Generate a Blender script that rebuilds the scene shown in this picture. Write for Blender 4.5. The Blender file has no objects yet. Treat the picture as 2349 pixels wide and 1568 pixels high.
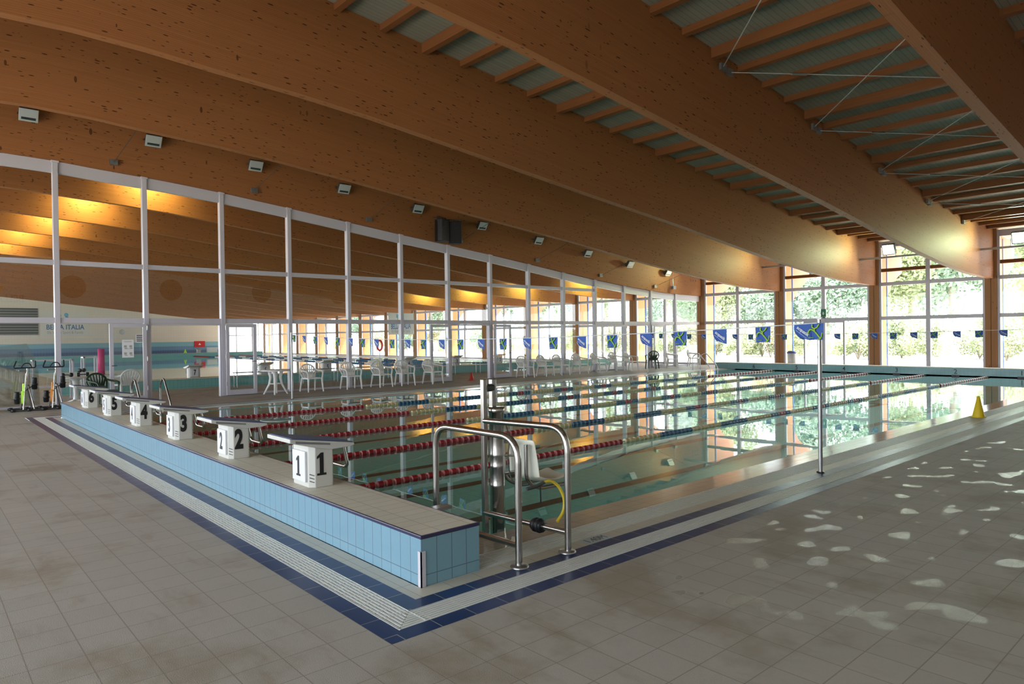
import bpy, bmesh, math, random
from mathutils import Vector, Matrix
random.seed(11)
SC = bpy.context.scene
COL = SC.collection
PI = math.pi

# ------------------------------------------------------------------ camera
yaw, pitch, roll = math.radians(48.4977), math.radians(-0.4842), math.radians(-0.7419)
fw = Vector((math.cos(yaw)*math.cos(pitch), math.sin(yaw)*math.cos(pitch), math.sin(pitch)))
r0 = Vector((math.sin(yaw), -math.cos(yaw), 0)); u0 = r0.cross(fw)
R_ = r0*math.cos(roll) + u0*math.sin(roll)
U_ = -r0*math.sin(roll) + u0*math.cos(roll)
cd = bpy.data.cameras.new('camera'); cam = bpy.data.objects.new('camera', cd); COL.objects.link(cam)
cam.matrix_world = Matrix(((R_.x, U_.x, -fw.x, -1.936), (R_.y, U_.y, -fw.y, -3.196), (R_.z, U_.z, -fw.z, 1.65), (0, 0, 0, 1)))
cd.sensor_width = 36; cd.lens = 36*1572.4949/2349; cd.clip_end = 400; cd.clip_start = 0.05
SC.camera = cam

# ------------------------------------------------------------------ world, sun, exposure
W = bpy.data.worlds.new('world'); SC.world = W; W.use_nodes = True
bg = W.node_tree.nodes['Background']; bg.inputs[0].default_value = (0.86, 0.93, 1.0, 1); bg.inputs[1].default_value = 3.0
sl = bpy.data.lights.new('sun', 'SUN'); so = bpy.data.objects.new('sun', sl); COL.objects.link(so)
sl.energy = 9.0; sl.angle = 0.01; sl.color = (1.0, 0.95, 0.86)
so.rotation_euler = Vector((-0.50, 0.12, -0.86)).to_track_quat('-Z', 'Y').to_euler()
so.location = (40, 0, 40)
def portal(loc, rot, sx, sy):
    l = bpy.data.lights.new('window_daylight', 'AREA'); l.shape = 'RECTANGLE'; l.size = sx; l.size_y = sy
    l.cycles.is_portal = True
    o = bpy.data.objects.new('window_daylight', l); COL.objects.link(o); o.location = loc; o.rotation_euler = rot
portal((31.3, 37.4, 2.75), (0, PI/2, 0), 5.4, 88)
portal((-9.3, 37.4, 2.7), (0, -PI/2, 0), 5.0, 87)
portal((28.1, 81.4, 2.6), (-PI/2, 0, 0), 4.0, 5.0)
SC.view_settings.view_transform = 'Standard'; SC.view_settings.look = 'None'
SC.view_settings.exposure = 1.55; SC.view_settings.gamma = 1; SC.view_settings.use_curve_mapping = False
cy = SC.cycles
cy.max_bounces = 10; cy.diffuse_bounces = 5; cy.glossy_bounces = 4; cy.transmission_bounces = 4
cy.transparent_max_bounces = 28; cy.caustics_reflective = False; cy.caustics_refractive = False
cy.sample_clamp_indirect = 6.0; cy.use_denoising = True

# ------------------------------------------------------------------ materials
MATS = {}
class NB:
    def __init__(s, name):
        s.m = bpy.data.materials.new(name); s.m.use_nodes = True
        s.t = s.m.node_tree; s.t.nodes.clear()
        s.out = s.n('ShaderNodeOutputMaterial')
    def n(s, typ, **kw):
        x = s.t.nodes.new(typ)
        for k, v in kw.items(): setattr(x, k, v)
        return x
    def l(s, a, b): s.t.links.new(a, b)
    def math(s, op, a, b=None, c=None):
        x = s.n('ShaderNodeMath', operation=op)
        for i, v in enumerate((a, b, c)):
            if v is None: continue
            if isinstance(v, (int, float)): x.inputs[i].default_value = v
            else: s.l(v, x.inputs[i])
        return x.outputs[0]
    def mix(s, fac, a, b, mode='MIX'):
        x = s.n('ShaderNodeMix', data_type='RGBA', blend_type=mode)
        for i, v in ((0, fac), (6, a), (7, b)):
            if isinstance(v, (int, float)): x.inputs[i].default_value = v
            elif isinstance(v, tuple): x.inputs[i].default_value = v + (1,) if len(v) == 3 else v
            else: s.l(v, x.inputs[i])
        return x.outputs[2]
    def pos(s): return s.n('ShaderNodeNewGeometry').outputs['Position']
    def sep(s, v):
        x = s.n('ShaderNodeSeparateXYZ'); s.l(v, x.inputs[0]); return x.outputs
    def comb(s, a, b, c):
        x = s.n('ShaderNodeCombineXYZ')
        for i, v in enumerate((a, b, c)):
            if isinstance(v, (int, float)): x.inputs[i].default_value = v
            else: s.l(v, x.inputs[i])
        return x.outputs[0]
    def noise(s, vec, scale, detail=3, rough=.5):
        x = s.n('ShaderNodeTexNoise'); x.inputs['Scale'].default_value = scale
        x.inputs['Detail'].default_value = detail; x.inputs['Roughness'].default_value = rough
        s.l(vec, x.inputs['Vector']); return x.outputs[0]
    def vmul(s, vec, k):
        x = s.n('ShaderNodeVectorMath', operation='MULTIPLY'); s.l(vec, x.inputs[0]); x.inputs[1].default_value = k; return x.outputs[0]
    def ramp(s, fac, stops):
        x = s.n('ShaderNodeValToRGB'); e = x.color_ramp.elements
        while len(e) < len(stops): e.new(0.5)
        for el, (p, c) in zip(e, stops):
            el.position = p; el.color = c + (1,) if len(c) == 3 else c
        s.l(fac, x.inputs[0]); return x.outputs[0]
    def smooth(s, v, a, b):
        x = s.n('ShaderNodeMapRange', interpolation_type='SMOOTHSTEP')
        s.l(v, x.inputs[0]); x.inputs[1].default_value = a; x.inputs[2].default_value = b; return x.outputs[0]
    def bump(s, h, strength, dist):
        x = s.n('ShaderNodeBump'); x.inputs['Strength'].default_value = strength; x.inputs['Distance'].default_value = dist
        s.l(h, x.inputs['Height']); return x.outputs[0]
    def bsdf(s, col, rough=.5, metal=0., spec=.5, normal=None, coat=0):
        b = s.n('ShaderNodeBsdfPrincipled')
        for k, v in (('Base Color', col), ('Roughness', rough), ('Metallic', metal), ('Specular IOR Level', spec), ('Coat Weight', coat)):
            if isinstance(v, tuple): b.inputs[k].default_value = v + (1,)
            elif isinstance(v, (int, float)): b.inputs[k].default_value = v
            else: s.l(v, b.inputs[k])
        if normal is not None: s.l(normal, b.inputs['Normal'])
        s.l(b.outputs[0], s.out.inputs[0]); return b

def plain(name, col, rough=.5, metal=0., var=.06, scale=9., spec=.5):
    b = NB(name); nz = b.noise(b.n('ShaderNodeTexCoord').outputs['Object'], scale, 2)
    c = b.mix(b.math('MULTIPLY', nz, var*2), col, tuple(max(0, x*(1-2.2*var)) for x in col))
    b.bsdf(c, rough, metal, spec); MATS[name] = b.m; return b.m
def emit(name, col, k):
    b = NB(name); e = b.n('ShaderNodeEmission'); e.inputs[0].default_value = col+(1,); e.inputs[1].default_value = k
    b.l(e.outputs[0], b.out.inputs[0]); return b.m
def tiles(name, ua, va, su, sv, ou, ov, col, grout, gw=.005, rough=.35, var=.10, stain=None, bands=None, wet=False, spec=.5):
    b = NB(name); p = b.pos(); x = b.sep(p); u, v = x[ua], x[va]
    def cell(c, o, s_):
        q = b.math('DIVIDE', b.math('SUBTRACT', c, o), s_)
        f = b.math('FRACT', q); f = b.math('ADD', f, 1.0); f = b.math('FRACT', f)
        return b.math('FLOOR', q), b.math('MULTIPLY', b.math('MINIMUM', f, b.math('SUBTRACT', 1.0, f)), s_)
    iu, du = cell(u, ou, su); iv, dv = cell(v, ov, sv)
    g = b.math('LESS_THAN', b.math('MINIMUM', du, dv), gw*.5)
    wn = b.n('ShaderNodeTexWhiteNoise', noise_dimensions='2D'); b.l(b.comb(iu, iv, 0), wn.inputs['Vector'])
    base = col
    if bands:
        z = x[2]; base = bands[0][1]
        for h, c in bands[1:]:
            base = b.mix(b.math('GREATER_THAN', z, h), base, c)
    c = b.mix(b.math('MULTIPLY', wn.outputs[0], var*2), base, b.mix(1.0, base, (.72, .72, .72), 'MULTIPLY'))
    nz = b.noise(p, 40, 2); c = b.mix(b.math('MULTIPLY', nz, .16), c, b.mix(1.0, c, (.6, .6, .6), 'MULTIPLY'))
    if stain:
        s1 = b.smooth(b.noise(p, .9, 5, .62), .50, .66)
        c = b.mix(b.math('MULTIPLY', s1, .55), c, b.mix(1.0, c, stain, 'MULTIPLY'))
        s2 = b.smooth(b.noise(b.vmul(p, (1.6, .5, 1)), 2.3, 4, .6), .55, .72)
        c = b.mix(b.math('MULTIPLY', s2, .4), c, b.mix(1.0, c, stain, 'MULTIPLY'))
    c = b.mix(b.math('MULTIPLY', g, .8), c, grout)
    rr = rough; nrm = None
    if wet:
        def reg(cc, a0, a1, b0, b1): return b.math('MULTIPLY', b.smooth(cc, a0, a1), b.math('SUBTRACT', 1.0, b.smooth(cc, b0, b1)))
        rg = b.math('MULTIPLY', reg(x[0], 1.2, 2.4, 9.0, 13.0), reg(x[1], -2.6, -1.3, -.5, .05))
        w = b.smooth(b.noise(b.vmul(p, (.8, 1.1, 1)), 3.6, 1.5, .4), .60, .65)
        w = b.math('MULTIPLY', w, b.math('GREATER_THAN', b.math('ADD', rg, b.math('MULTIPLY', b.noise(p, 1.3, 1), .5)), .62))
        rr = b.math('ADD', b.math('MULTIPLY', w, .20 - rough), rough)
        c = b.mix(b.math('MULTIPLY', w, .35), c, b.mix(1.0, c, (.7, .7, .68), 'MULTIPLY'))
        nrm = b.bump(b.math('MULTIPLY', b.noise(p, 190, 2), 1.0), .35, .004)
    b.bsdf(c, rr, 0, spec, nrm); MATS[name] = b.m; return b.m
def wood(name, col, dark, axis=0, uv=False, knots=.5, rough=.5, lam=.0):
    b = NB(name)
    if uv:
        q = b.n('ShaderNodeTexCoord').outputs['UV']
        vec = q
    else:
        x = b.sep(b.pos()); o = [x[0], x[1], x[2]]
        vec = b.comb(o[axis], b.math('ADD', o[(axis+1) % 3], b.math('MULTIPLY', o[(axis+2) % 3], 1.7)), b.math('MULTIPLY', o[(axis+2) % 3], 1.0))
    gr = b.noise(b.vmul(vec, (.35, 16, 5)), 2.0, 4, .6)
    c = b.mix(gr, col, tuple(a*.62+d*.2 for a, d in zip(col, dark)))
    lv = b.noise(b.vmul(vec, (.22, 1.1, 1)), 1.0, 2)
    c = b.mix(b.math('MULTIPLY', lv, .35), c, tuple(a*.7 for a in col))
    if lam:
        sy = b.sep(vec)[1]; q = b.math('DIVIDE', sy, lam)
        f = b.math('FRACT', q); wn = b.n('ShaderNodeTexWhiteNoise', noise_dimensions='1D'); b.l(b.math('FLOOR', q), wn.inputs['W'])
        c = b.mix(b.math('MULTIPLY', wn.outputs[0], .28), c, tuple(a*.6 for a in col))
        c = b.mix(b.math('MULTIPLY', b.math('LESS_THAN', f, .07), .45), c, dark)
    if knots:
        vo = b.n('ShaderNodeTexVoronoi', feature='F1'); vo.inputs['Scale'].default_value = 1.0
        b.l(b.vmul(vec, (5.0, 23.0, 3.0) if uv else (4, 14, 9)), vo.inputs['Vector'])
        vs = b.sep(vo.outputs['Color'])
        k = b.math('MULTIPLY', b.math('LESS_THAN', vo.outputs['Distance'], b.math('MULTIPLY', vs[1], .27)), b.math('GREATER_THAN', vs[0], 1-knots))
        c = b.mix(b.math('MULTIPLY', k, .85), c, dark)
    if uv:
        vo2 = b.n('ShaderNodeTexVoronoi', feature='F1'); vo2.inputs['Scale'].default_value = 1.0
        b.l(b.vmul(vec, (4.2, 1.7, 1)), vo2.inputs['Vector']); v2 = b.sep(vo2.outputs['Color'])
        k2 = b.math('MULTIPLY', b.math('LESS_THAN', vo2.outputs['Distance'], b.math('MULTIPLY', v2[1], .15)), b.math('GREATER_THAN', v2[0], .35))
        k2 = b.math('MULTIPLY', k2, b.math('SUBTRACT', 1.0, b.smooth(b.sep(b.pos())[0], 3.5, 9.0)))
        c = b.mix(b.math('MULTIPLY', k2, .7), c, dark)
    b.bsdf(c, rough, 0, .10); MATS[name] = b.m; return b.m
def schlick(b, f0):
    lw = b.n('ShaderNodeLayerWeight'); lw.inputs[0].default_value = .5
    return b.math('ADD', b.math('MULTIPLY', b.math('POWER', lw.outputs['Facing'], 5.0), 1-f0), f0), lw
def glass(name, f0=.045, tint=(.96, .985, .975), rough=0.0):
    b = NB(name); f, _ = schlick(b, f0)
    t = b.n('ShaderNodeBsdfTransparent'); t.inputs[0].default_value = tint+(1,)
    g = b.n('ShaderNodeBsdfGlossy'); g.inputs['Roughness'].default_value = rough; g.inputs[0].default_value = (1, 1, 1, 1)
    m = b.n('ShaderNodeMixShader'); b.l(f, m.inputs[0]); b.l(t.outputs[0], m.inputs[1]); b.l(g.outputs[0], m.inputs[2])
    b.l(m.outputs[0], b.out.inputs[0]); MATS[name] = b.m; return b.m
def water(name, tint):
    b = NB(name); p = b.pos(); x = b.sep(p)
    h = b.noise(b.vmul(p, (1, 1, 1)), 1.6, 2, .5); h2 = b.noise(p, 7, 2)
    amp = b.smooth(x[0], 5, 17)
    hh = b.math('ADD', b.math('MULTIPLY', h, b.math('ADD', .18, b.math('MULTIPLY', amp, .5))), b.math('MULTIPLY', h2, b.math('MULTIPLY', amp, .10)))
    nr = b.bump(hh, .05, .05)
    f, lw = schlick(b, .03); b.l(nr, lw.inputs['Normal'])
    t = b.n('ShaderNodeBsdfTransparent'); t.inputs[0].default_value = tint+(1,)
    g = b.n('ShaderNodeBsdfGlossy'); g.inputs['Roughness'].default_value = .0; g.inputs[0].default_value = (1, 1, 1, 1); b.l(nr, g.inputs['Normal'])
    m = b.n('ShaderNodeMixShader'); b.l(f, m.inputs[0]); b.l(t.outputs[0], m.inputs[1]); b.l(g.outputs[0], m.inputs[2])
    b.l(m.outputs[0], b.out.inputs[0]); MATS[name] = b.m; return b.m

M = MATS
BEIGE = (.375, .352, .312)
tiles('deck_tile', 0, 1, .25, .25, 0, 0, BEIGE, (.20, .175, .145), .006, .58, .10, stain=(.62, .52, .40), wet=True, spec=.28)
tiles('coping_tile', 0, 1, .25, .125, .012, .095, (.60, .57, .47), (.28, .25, .2), .006, .5, .12)
tiles('beach_tile', 0, 1, .25, .125, 0, .02, (.47, .43, .34), (.22, .18, .14), .005, .13, .12)
tiles('light_tile', 0, 1, .25, .25, 0, .44, (.50, .48, .40), (.25, .23, .19), .006, .4, .08)
tiles('blue_tile_x', 0, 1, .25, 4, .085, -2, (.012, .035, .125), (.35, .33, .28), .006, .34, .25, spec=.3)
tiles('blue_tile_y', 1, 0, .25, 4, .085, -2, (.012, .035, .125), (.35, .33, .28), .006, .34, .25, spec=.3)
tiles('sky_tile_y', 1, 2, .125, .245, .096, .075, (.175, .315, .405), (.08, .12, .16), .006, .25, .08)
tiles('sky_tile_x', 0, 2, .125, .245, .091, .075, (.185, .335, .405), (.08, .12, .15), .006, .25, .08)
tiles('teal_tile_y', 1, 2, .125, .15, 0, .0, (.19, .36, .38), (.12, .22, .24), .005, .25, .08)
tiles('teal_tile_x', 0, 2, .125, .245, 0, .05, (.20, .46, .45), (.08, .22, .23), .006, .25, .08)
tiles('basin_tile', 0, 1, .25, .25, 0, 0, (.30, .86, .84), (.17, .58, .56), .012, .4, .06)
tiles('basin_wall_tile', 1, 2, .25, .25, 0, 0, (.30, .86, .84), (.17, .58, .56), .010, .4, .06)
tiles('banded_wall', 0, 2, .25, .25, 0, 0, (.5, .5, .5), (.45, .45, .43), .006, .5, .03,
      bands=[(0, (.07, .13, .26)), (.55, (.13, .27, .42)), (.99, (.22, .47, .56)), (1.48, (.72, .68, .58)), (2.0, (.74, .70, .62))])
tiles('plank_deck', 1, 0, .11, 3.0, 0, .2, (.30, .30, .245), (.10, .09, .07), .008, .6, .22)
wood('glulam', (.40, .165, .062), (.035, .011, .005), uv=True, knots=.70, lam=.034, rough=.55)
wood('joist_wood', (.26, .105, .042), (.10, .03, .01), axis=1, knots=.12, rough=.55)
wood('column_wood', (.44, .22, .10), (.12, .045, .02), axis=2, knots=.15, rough=.5)
wood('post_wood', (.62, .33, .16), (.25, .1, .05), axis=2, knots=.08)
plain('white_paint', (.52, .505, .56), .38, 0, .03)
plain('white_plastic', (.74, .74, .72), .35, 0, .05)
plain('block_plastic', (.52, .515, .48), .4, 0, .05)
plain('panel_plastic', (.66, .66, .70), .35, 0, .03)
plain('blue_mat', (.045, .075, .19), .55, 0, .1)
plain('black', (.008, .008, .010), .45, 0, .1)
plain('dark_grey', (.045, .045, .045), .5, 0, .1)
plain('steel', (.50, .48, .46), .22, 1, .10, 30)
plain('dull_steel', (.42, .42, .42), .38, 1, .1)
plain('grate_plastic', (.64, .66, .62), .42, 0, .06)
plain('flag_blue', (.010, .075, .36), .6, 0, .10, 6)
plain('flag_green', (.30, .55, .02), .6, 0, .05)
plain('flag_white', (.70, .74, .78), .6, 0, .05)
plain('cone_yellow', (.75, .55, .01), .45, 0, .05)
plain('cone_red', (.55, .02, .02), .45, 0, .05)
plain('cone_lime', (.45, .80, .05), .45, 0, .05)
plain('float_red', (.33, .010, .018), .35, 0, .12, 20)
plain('rim_red', (.55, .17, .18), .4, 0, .1, 20)
plain('rim_yellow', (.72, .66, .46), .4, 0, .1, 20)
plain('rim_blue', (.14, .25, .36), .4, 0, .1, 20)
plain('float_yellow', (.62, .50, .22), .4, 0, .12, 20)
plain('float_blue', (.012, .075, .19), .35, 0, .12, 20)
plain('float_white', (.75, .70, .68), .4, 0, .1, 20)
plain('chair_green', (.012, .035, .015), .4, 0, .08)
plain('hose_yellow', (.68, .52, .04), .4, 0, .05)
plain('seat_shell', (.68, .68, .58), .35, 0, .05)
plain('lamp_white', (.44, .48, .48), .4, 0, .05)
plain('lamp_glass', (.04, .05, .05), .08, 0, .05)
plain('pink_foam', (.48, .02, .13), .6, 0, .08)
plain('pipe_blue', (.02, .09, .36), .4, 0, .05)
plain('wall_paint', (.68, .68, .66), .7, 0, .04)
plain('brown_disc', (.09, .05, .025), .4, 0, .1)
plain('sand', (.70, .64, .54), .9, 0, .10, 1)
plain('bark', (.42, .36, .30), .8, 0, .2, 3)
plain('leaf_a', (.44, .50, .29), .6, 0, .25, 3)
plain('leaf_b', (.30, .41, .29), .6, 0, .25, 3)
plain('leaf_c', (.56, .51, .34), .6, 0, .25, 3)
plain('sign_red', (.55, .015, .02), .45, 0, .03)
plain('sign_green', (.0, .16, .06), .45, 0, .03)
plain('banner_white', (.66, .67, .62), .6, 0, .03)
plain('text_blue', (.02, .16, .36), .6, 0, .03)
plain('text_grey', (.35, .38, .36), .6, 0, .03)
plain('cyan_dot', (.12, .48, .70), .6, 0, .03)
plain('yellow_dot', (.75, .65, .08), .6, 0, .03)
plain('depth_blue', (.42, .54, .57), .4, 0, .03)
plain('paper', (.74, .74, .76), .7, 0, .03)
plain('lane_dark', (.02, .012, .018), .4, 0, .1)
plain('orange_plastic', (.65, .22, .02), .45, 0, .05)
plain('fascia_red', (.55, .24, .14), .6, 0, .08)
plain('bin_blue', (.10, .16, .40), .4, 0, .05)
plain('shutter', (.06, .075, .07), .5, 0, .05)
plain('edge_navy', (.03, .028, .075), .3, 0, .1)
plain('metal_panel', (.25, .26, .26), .35, .6, .05)
glass('pane_glass', .075); glass('window_glass', .03); glass('acrylic', .07, (.80, .82, .80))
water('pool_water', (.82, .98, .97))
EMI = emit('lamp_light', (.78, 1.0, .90), 60.0)
EMW = emit('lamp_warm', (1.0, .85, .40), 20.0)
EXIT_W = plain('exit_white', (.75, .8, .76), .5)

# ------------------------------------------------------------------ mesh builder
class MB:
    def __init__(s): s.v = []; s.f = []; s.sm = []; s.mi = []; s.uv = None
    def add(s, vs, fs, smooth=False, mi=0, M4=None):
        o = len(s.v)
        for p in vs: s.v.append(tuple(M4 @ Vector(p)) if M4 is not None else tuple(p))
        for f in fs: s.f.append([o+i for i in f]); s.sm.append(smooth); s.mi.append(mi)
        return s
    def box(s, x0, x1, y0, y1, z0, z1, mi=0, M4=None):
        return s.add([(x0,y0,z0),(x1,y0,z0),(x1,y1,z0),(x0,y1,z0),(x0,y0,z1),(x1,y0,z1),(x1,y1,z1),(x0,y1,z1)],
                     [(0,3,2,1),(4,5,6,7),(0,1,5,4),(1,2,6,5),(2,3,7,6),(3,0,4,7)], False, mi, M4)
    def quad(s, a, b, c, d, mi=0): return s.add([a,b,c,d], [(0,1,2,3)], False, mi)
    def prism(s, poly, axis, d0, d1, mi=0, M4=None):
        # poly of (a,b) in the plane normal to axis; axis 1 -> (x,z), axis 0 -> (y,z), axis 2 -> (x,y)
        def P(a, b, d): return {0: (d, a, b), 1: (a, d, b), 2: (a, b, d)}[axis]
        n = len(poly); vs = [P(a, b, d0) for a, b in poly] + [P(a, b, d1) for a, b in poly]
        fs = [tuple(range(n)), tuple(range(2*n-1, n-1, -1))] + [(i, i+n, (i+1) % n+n, (i+1) % n) for i in range(n)]
        return s.add(vs, fs, False, mi, M4)
    def tube(s, pts, r, n=10, mi=0, caps=True, M4=None):
        pts = [Vector(p) for p in pts]; rings = []; up = None
        rr = r if isinstance(r, (list, tuple)) else [r]*len(pts)
        for i, p in enumerate(pts):
            t = (pts[min(i+1, len(pts)-1)]-pts[max(i-1, 0)]).normalized()
            if up is None:
                up = Vector((0, 0, 1)) if abs(t.z) < .9 else Vector((1, 0, 0))
            a = up - t*up.dot(t)
            if a.length < 1e-4: a = t.orthogonal()
            a.normalize(); up = a; b = t.cross(a)
            rings.append([p + (a*math.cos(2*PI*k/n)+b*math.sin(2*PI*k/n))*rr[i] for k in range(n)])
        vs = [q for g in rings for q in g]; fs = []
        for i in range(len(pts)-1):
            for k in range(n): fs.append((i*n+k, i*n+(k+1) % n, (i+1)*n+(k+1) % n, (i+1)*n+k))
        s.add(vs, fs, True, mi, M4)
        if caps:
            s.add(rings[0], [tuple(range(n-1, -1, -1))], False, mi, M4); s.add(rings[-1], [tuple(range(n))], False, mi, M4)
        return s
    def lathe(s, prof, c=(0, 0, 0), n=24, mi=0, M4=None, smooth=True):
        vs = []; fs = []
        for (r, z) in prof:
            for k in range(n): vs.append((c[0]+r*math.cos(2*PI*k/n), c[1]+r*math.sin(2*PI*k/n), c[2]+z))
        for i in range(len(prof)-1):
            for k in range(n): fs.append((i*n+k, i*n+(k+1) % n, (i+1)*n+(k+1) % n, (i+1)*n+k))
        return s.add(vs, fs, smooth, mi, M4)
    def build(s, name, mats, parent=None, bevel=0, recalc=True, uvs=None):
        me = bpy.data.meshes.new(name); me.from_pydata(s.v, [], s.f)
        if not isinstance(mats, (list, tuple)): mats = [mats]
        for m in mats: me.materials.append(M[m] if isinstance(m, str) else m)
        for p, a, b in zip(me.polygons, s.sm, s.mi): p.use_smooth = a; p.material_index = b
        if recalc:
            bm = bmesh.new(); bm.from_mesh(me); bmesh.ops.recalc_face_normals(bm, faces=bm.faces); bm.to_mesh(me); bm.free()
        if uvs:
            ul = me.uv_layers.new(name='UVMap')
            for lp in me.loops: ul.data[lp.index].uv = uvs(me.vertices[lp.vertex_index].co)
        me.update()
        o = bpy.data.objects.new(name, me); COL.objects.link(o)
        if parent: o.parent = parent
        if bevel:
            md = o.modifiers.new('bevel', 'BEVEL'); md.width = bevel; md.segments = 2; md.limit_method = 'ANGLE'
        return o
def bend(pts, r, n=6):
    """round the corners of a polyline"""
    pts = [Vector(p) for p in pts]; out = [pts[0]]
    for i in range(1, len(pts)-1):
        a, b, c = pts[i-1], pts[i], pts[i+1]
        d = min(r, (a-b).length*.49, (c-b).length*.49)
        p0 = b+(a-b).normalized()*d; p1 = b+(c-b).normalized()*d
        for k in range(n+1):
            t = k/n; out.append(p0*(1-t)**2 + b*2*t*(1-t) + p1*t*t)
    out.append(pts[-1]); return out
def tag(o, label=None, cat=None, group=None, kind=None):
    if label: o['label'] = label
    if cat: o['category'] = cat
    if group: o['group'] = group
    if kind: o['kind'] = kind
    return o
def struct(o, label=None): return tag(o, label, None, None, 'structure')
def empty(name, loc=(0, 0, 0), rz=0):
    o = bpy.data.objects.new(name, None); COL.objects.link(o); o.location = loc; o.rotation_euler = (0, 0, rz)
    o.empty_display_size = .1; return o
def dup(o, parent=None):
    c = o.copy(); COL.objects.link(c); c.parent = parent
    for k in ('label', 'category', 'group'):
        if k in c and parent is not None: pass
    for ch in list(o.children): dup(ch, c)
    return c
def text_mesh(name, body, size, mat, M4, parent=None, extrude=.002, bold=.0, sx=1.0, align='CENTER', shear=0):
    cu = bpy.data.curves.new(name, 'FONT'); cu.body = body; cu.size = size; cu.align_x = align; cu.align_y = 'CENTER'
    cu.extrude = extrude; cu.offset = bold; cu.resolution_u = 4; cu.shear = shear
    t = bpy.data.objects.new(name, cu); COL.objects.link(t)
    bpy.context.view_layer.update()
    me = bpy.data.meshes.new_from_object(t.evaluated_get(bpy.context.evaluated_depsgraph_get()))
    bpy.data.objects.remove(t); bpy.data.curves.remove(cu)
    me.transform(M4 @ Matrix.Diagonal((sx, 1, 1, 1))); me.materials.clear(); me.materials.append(M[mat])
    me.name = name; o = bpy.data.objects.new(name, me); COL.objects.link(o)
    if parent: o.parent = parent
    return o
def frame4(o, xdir, ydir):
    x = Vector(xdir).normalized(); y = Vector(ydir).normalized(); z = x.cross(y)
    return Matrix(((x.x, y.x, z.x, o[0]), (x.y, y.y, z.y, o[1]), (x.z, y.z, z.z, o[2]), (0, 0, 0, 1)))

def interp(tab, x):
    if x <= tab[0][0]: return tab[0][1]
    for (a, b), (c, d) in zip(tab, tab[1:]):
        if x <= c: return b+(d-b)*(x-a)/(c-a)
    return tab[-1][1]
ZL = [(0, 6.30), (1, 6.27), (2, 6.20), (3.5, 6.12), (5, 6.0), (7, 5.79), (9, 5.56), (11.2, 5.31), (13.2, 5.10), (15.3, 4.88), (17.5, 4.62), (19.5, 4.38), (21.6, 4.15), (23.7, 3.95), (25.5, 3.81), (27, 3.72), (28.5, 3.685), (30.2, 3.66)]
def zlow(x): return interp(ZL, abs(x))
def zdeck(x): return interp([(0, 8.43), (25, 5.77), (30, 5.62), (34, 5.50)], abs(x))
XL, XR, YB, YP, YE = -9.0, 30.08, -6.0, 17.64, 81.0

# ------------------------------------------------------------------ floor and pools
WX0, WX1, WY0, WY1 = 1.06, 27.02, 1.27, 13.86     # pool one basin
f = MB()
def ring(mb, x0, x1, y0, y1, holes, z=0.0, mi=0):
    xs = sorted({x0, x1} | {h[0] for h in holes} | {h[1] for h in holes}); ys = sorted({y0, y1} | {h[2] for h in holes} | {h[3] for h in holes})
    for a, b in zip(xs, xs[1:]):
        for c, d in zip(ys, ys[1:]):
            mx, my = (a+b)/2, (c+d)/2
            if any(h[0] < mx < h[1] and h[2] < my < h[3] for h in holes): continue
            mb.quad((a, c, z), (b, c, z), (b, d, z), (a, d, z), mi)
PX0, PX1, PY0, PY1 = 3.0, 27.2, 22.4, 72.0        # pool two basin
ring(f, XL, XR+.5, YB, YE+.2, [(0, 27.6, 0, 15.13), (PX0, PX1, PY0, PY1)])
struct(f.build('floor', 'deck_tile', recalc=False), 'beige tiled pool deck')
# strips around pool one
RO = (0, 27.6, 0, 15.13)
def loopstrip(name, a, b, matx, maty, z, label):
    """ring between inset a and inset b of RO, mitred"""
    o = [(RO[0]+a, RO[2]+a), (RO[1]-a, RO[2]+a), (RO[1]-a, RO[3]-a), (RO[0]+a, RO[3]-a)]
    i = [(RO[0]+b, RO[2]+b), (RO[1]-b, RO[2]+b), (RO[1]-b, RO[3]-b), (RO[0]+b, RO[3]-b)]
    m = MB()
    for k in range(4):
        j = (k+1) % 4
        m.quad(o[k]+(z,), o[j]+(z,), i[j]+(z,), i[k]+(z,), k % 2)
    return struct(m.build(name, [matx, maty], recalc=False), label)
loopstrip('trim_1', 0, .125, 'blue_tile_x', 'blue_tile_y', .001, 'outer dark blue tile band around the pool drain')
loopstrip('trim_2', .315, .445, 'blue_tile_x', 'blue_tile_y', .001, 'inner dark blue tile band between drain and pool')
loopstrip('trim_3', .445, .58, 'light_tile', 'light_tile', .0005, 'pale tile band beside the inner blue band')
ch = MB()
for k, (a, b) in enumerate(((.125, .315),)):
    ring(ch, RO[0]+a, RO[1]-a, RO[2]+a, RO[3]-a, [(RO[0]+b, RO[1]-b, RO[2]+b, RO[3]-b)], -.05)
ring(ch, RO[0]+.01, RO[1]-.01, RO[2]+.01, RO[3]-.01, [(1.06, 27.02, 1.27, 13.86)], -.07)
for k, (a, b) in enumerate(((.125, .315),)):
    pass
struct(ch.build('floor_channel', 'dark_grey', recalc=False), 'dark drain channel under the grating')
def grate_x(m, x0f, x1f, y0, y1, n, z=.002, h=.016, edge=.014):
    """bars running along x between inset ends"""
    w = (y1-y0)/n
    for k in range(n):
        a = y0+k*w; c = a+w*.68
        m.box(x0f(a+w*.3), x1f(a+w*.3), a, c, z-h, z)
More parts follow.
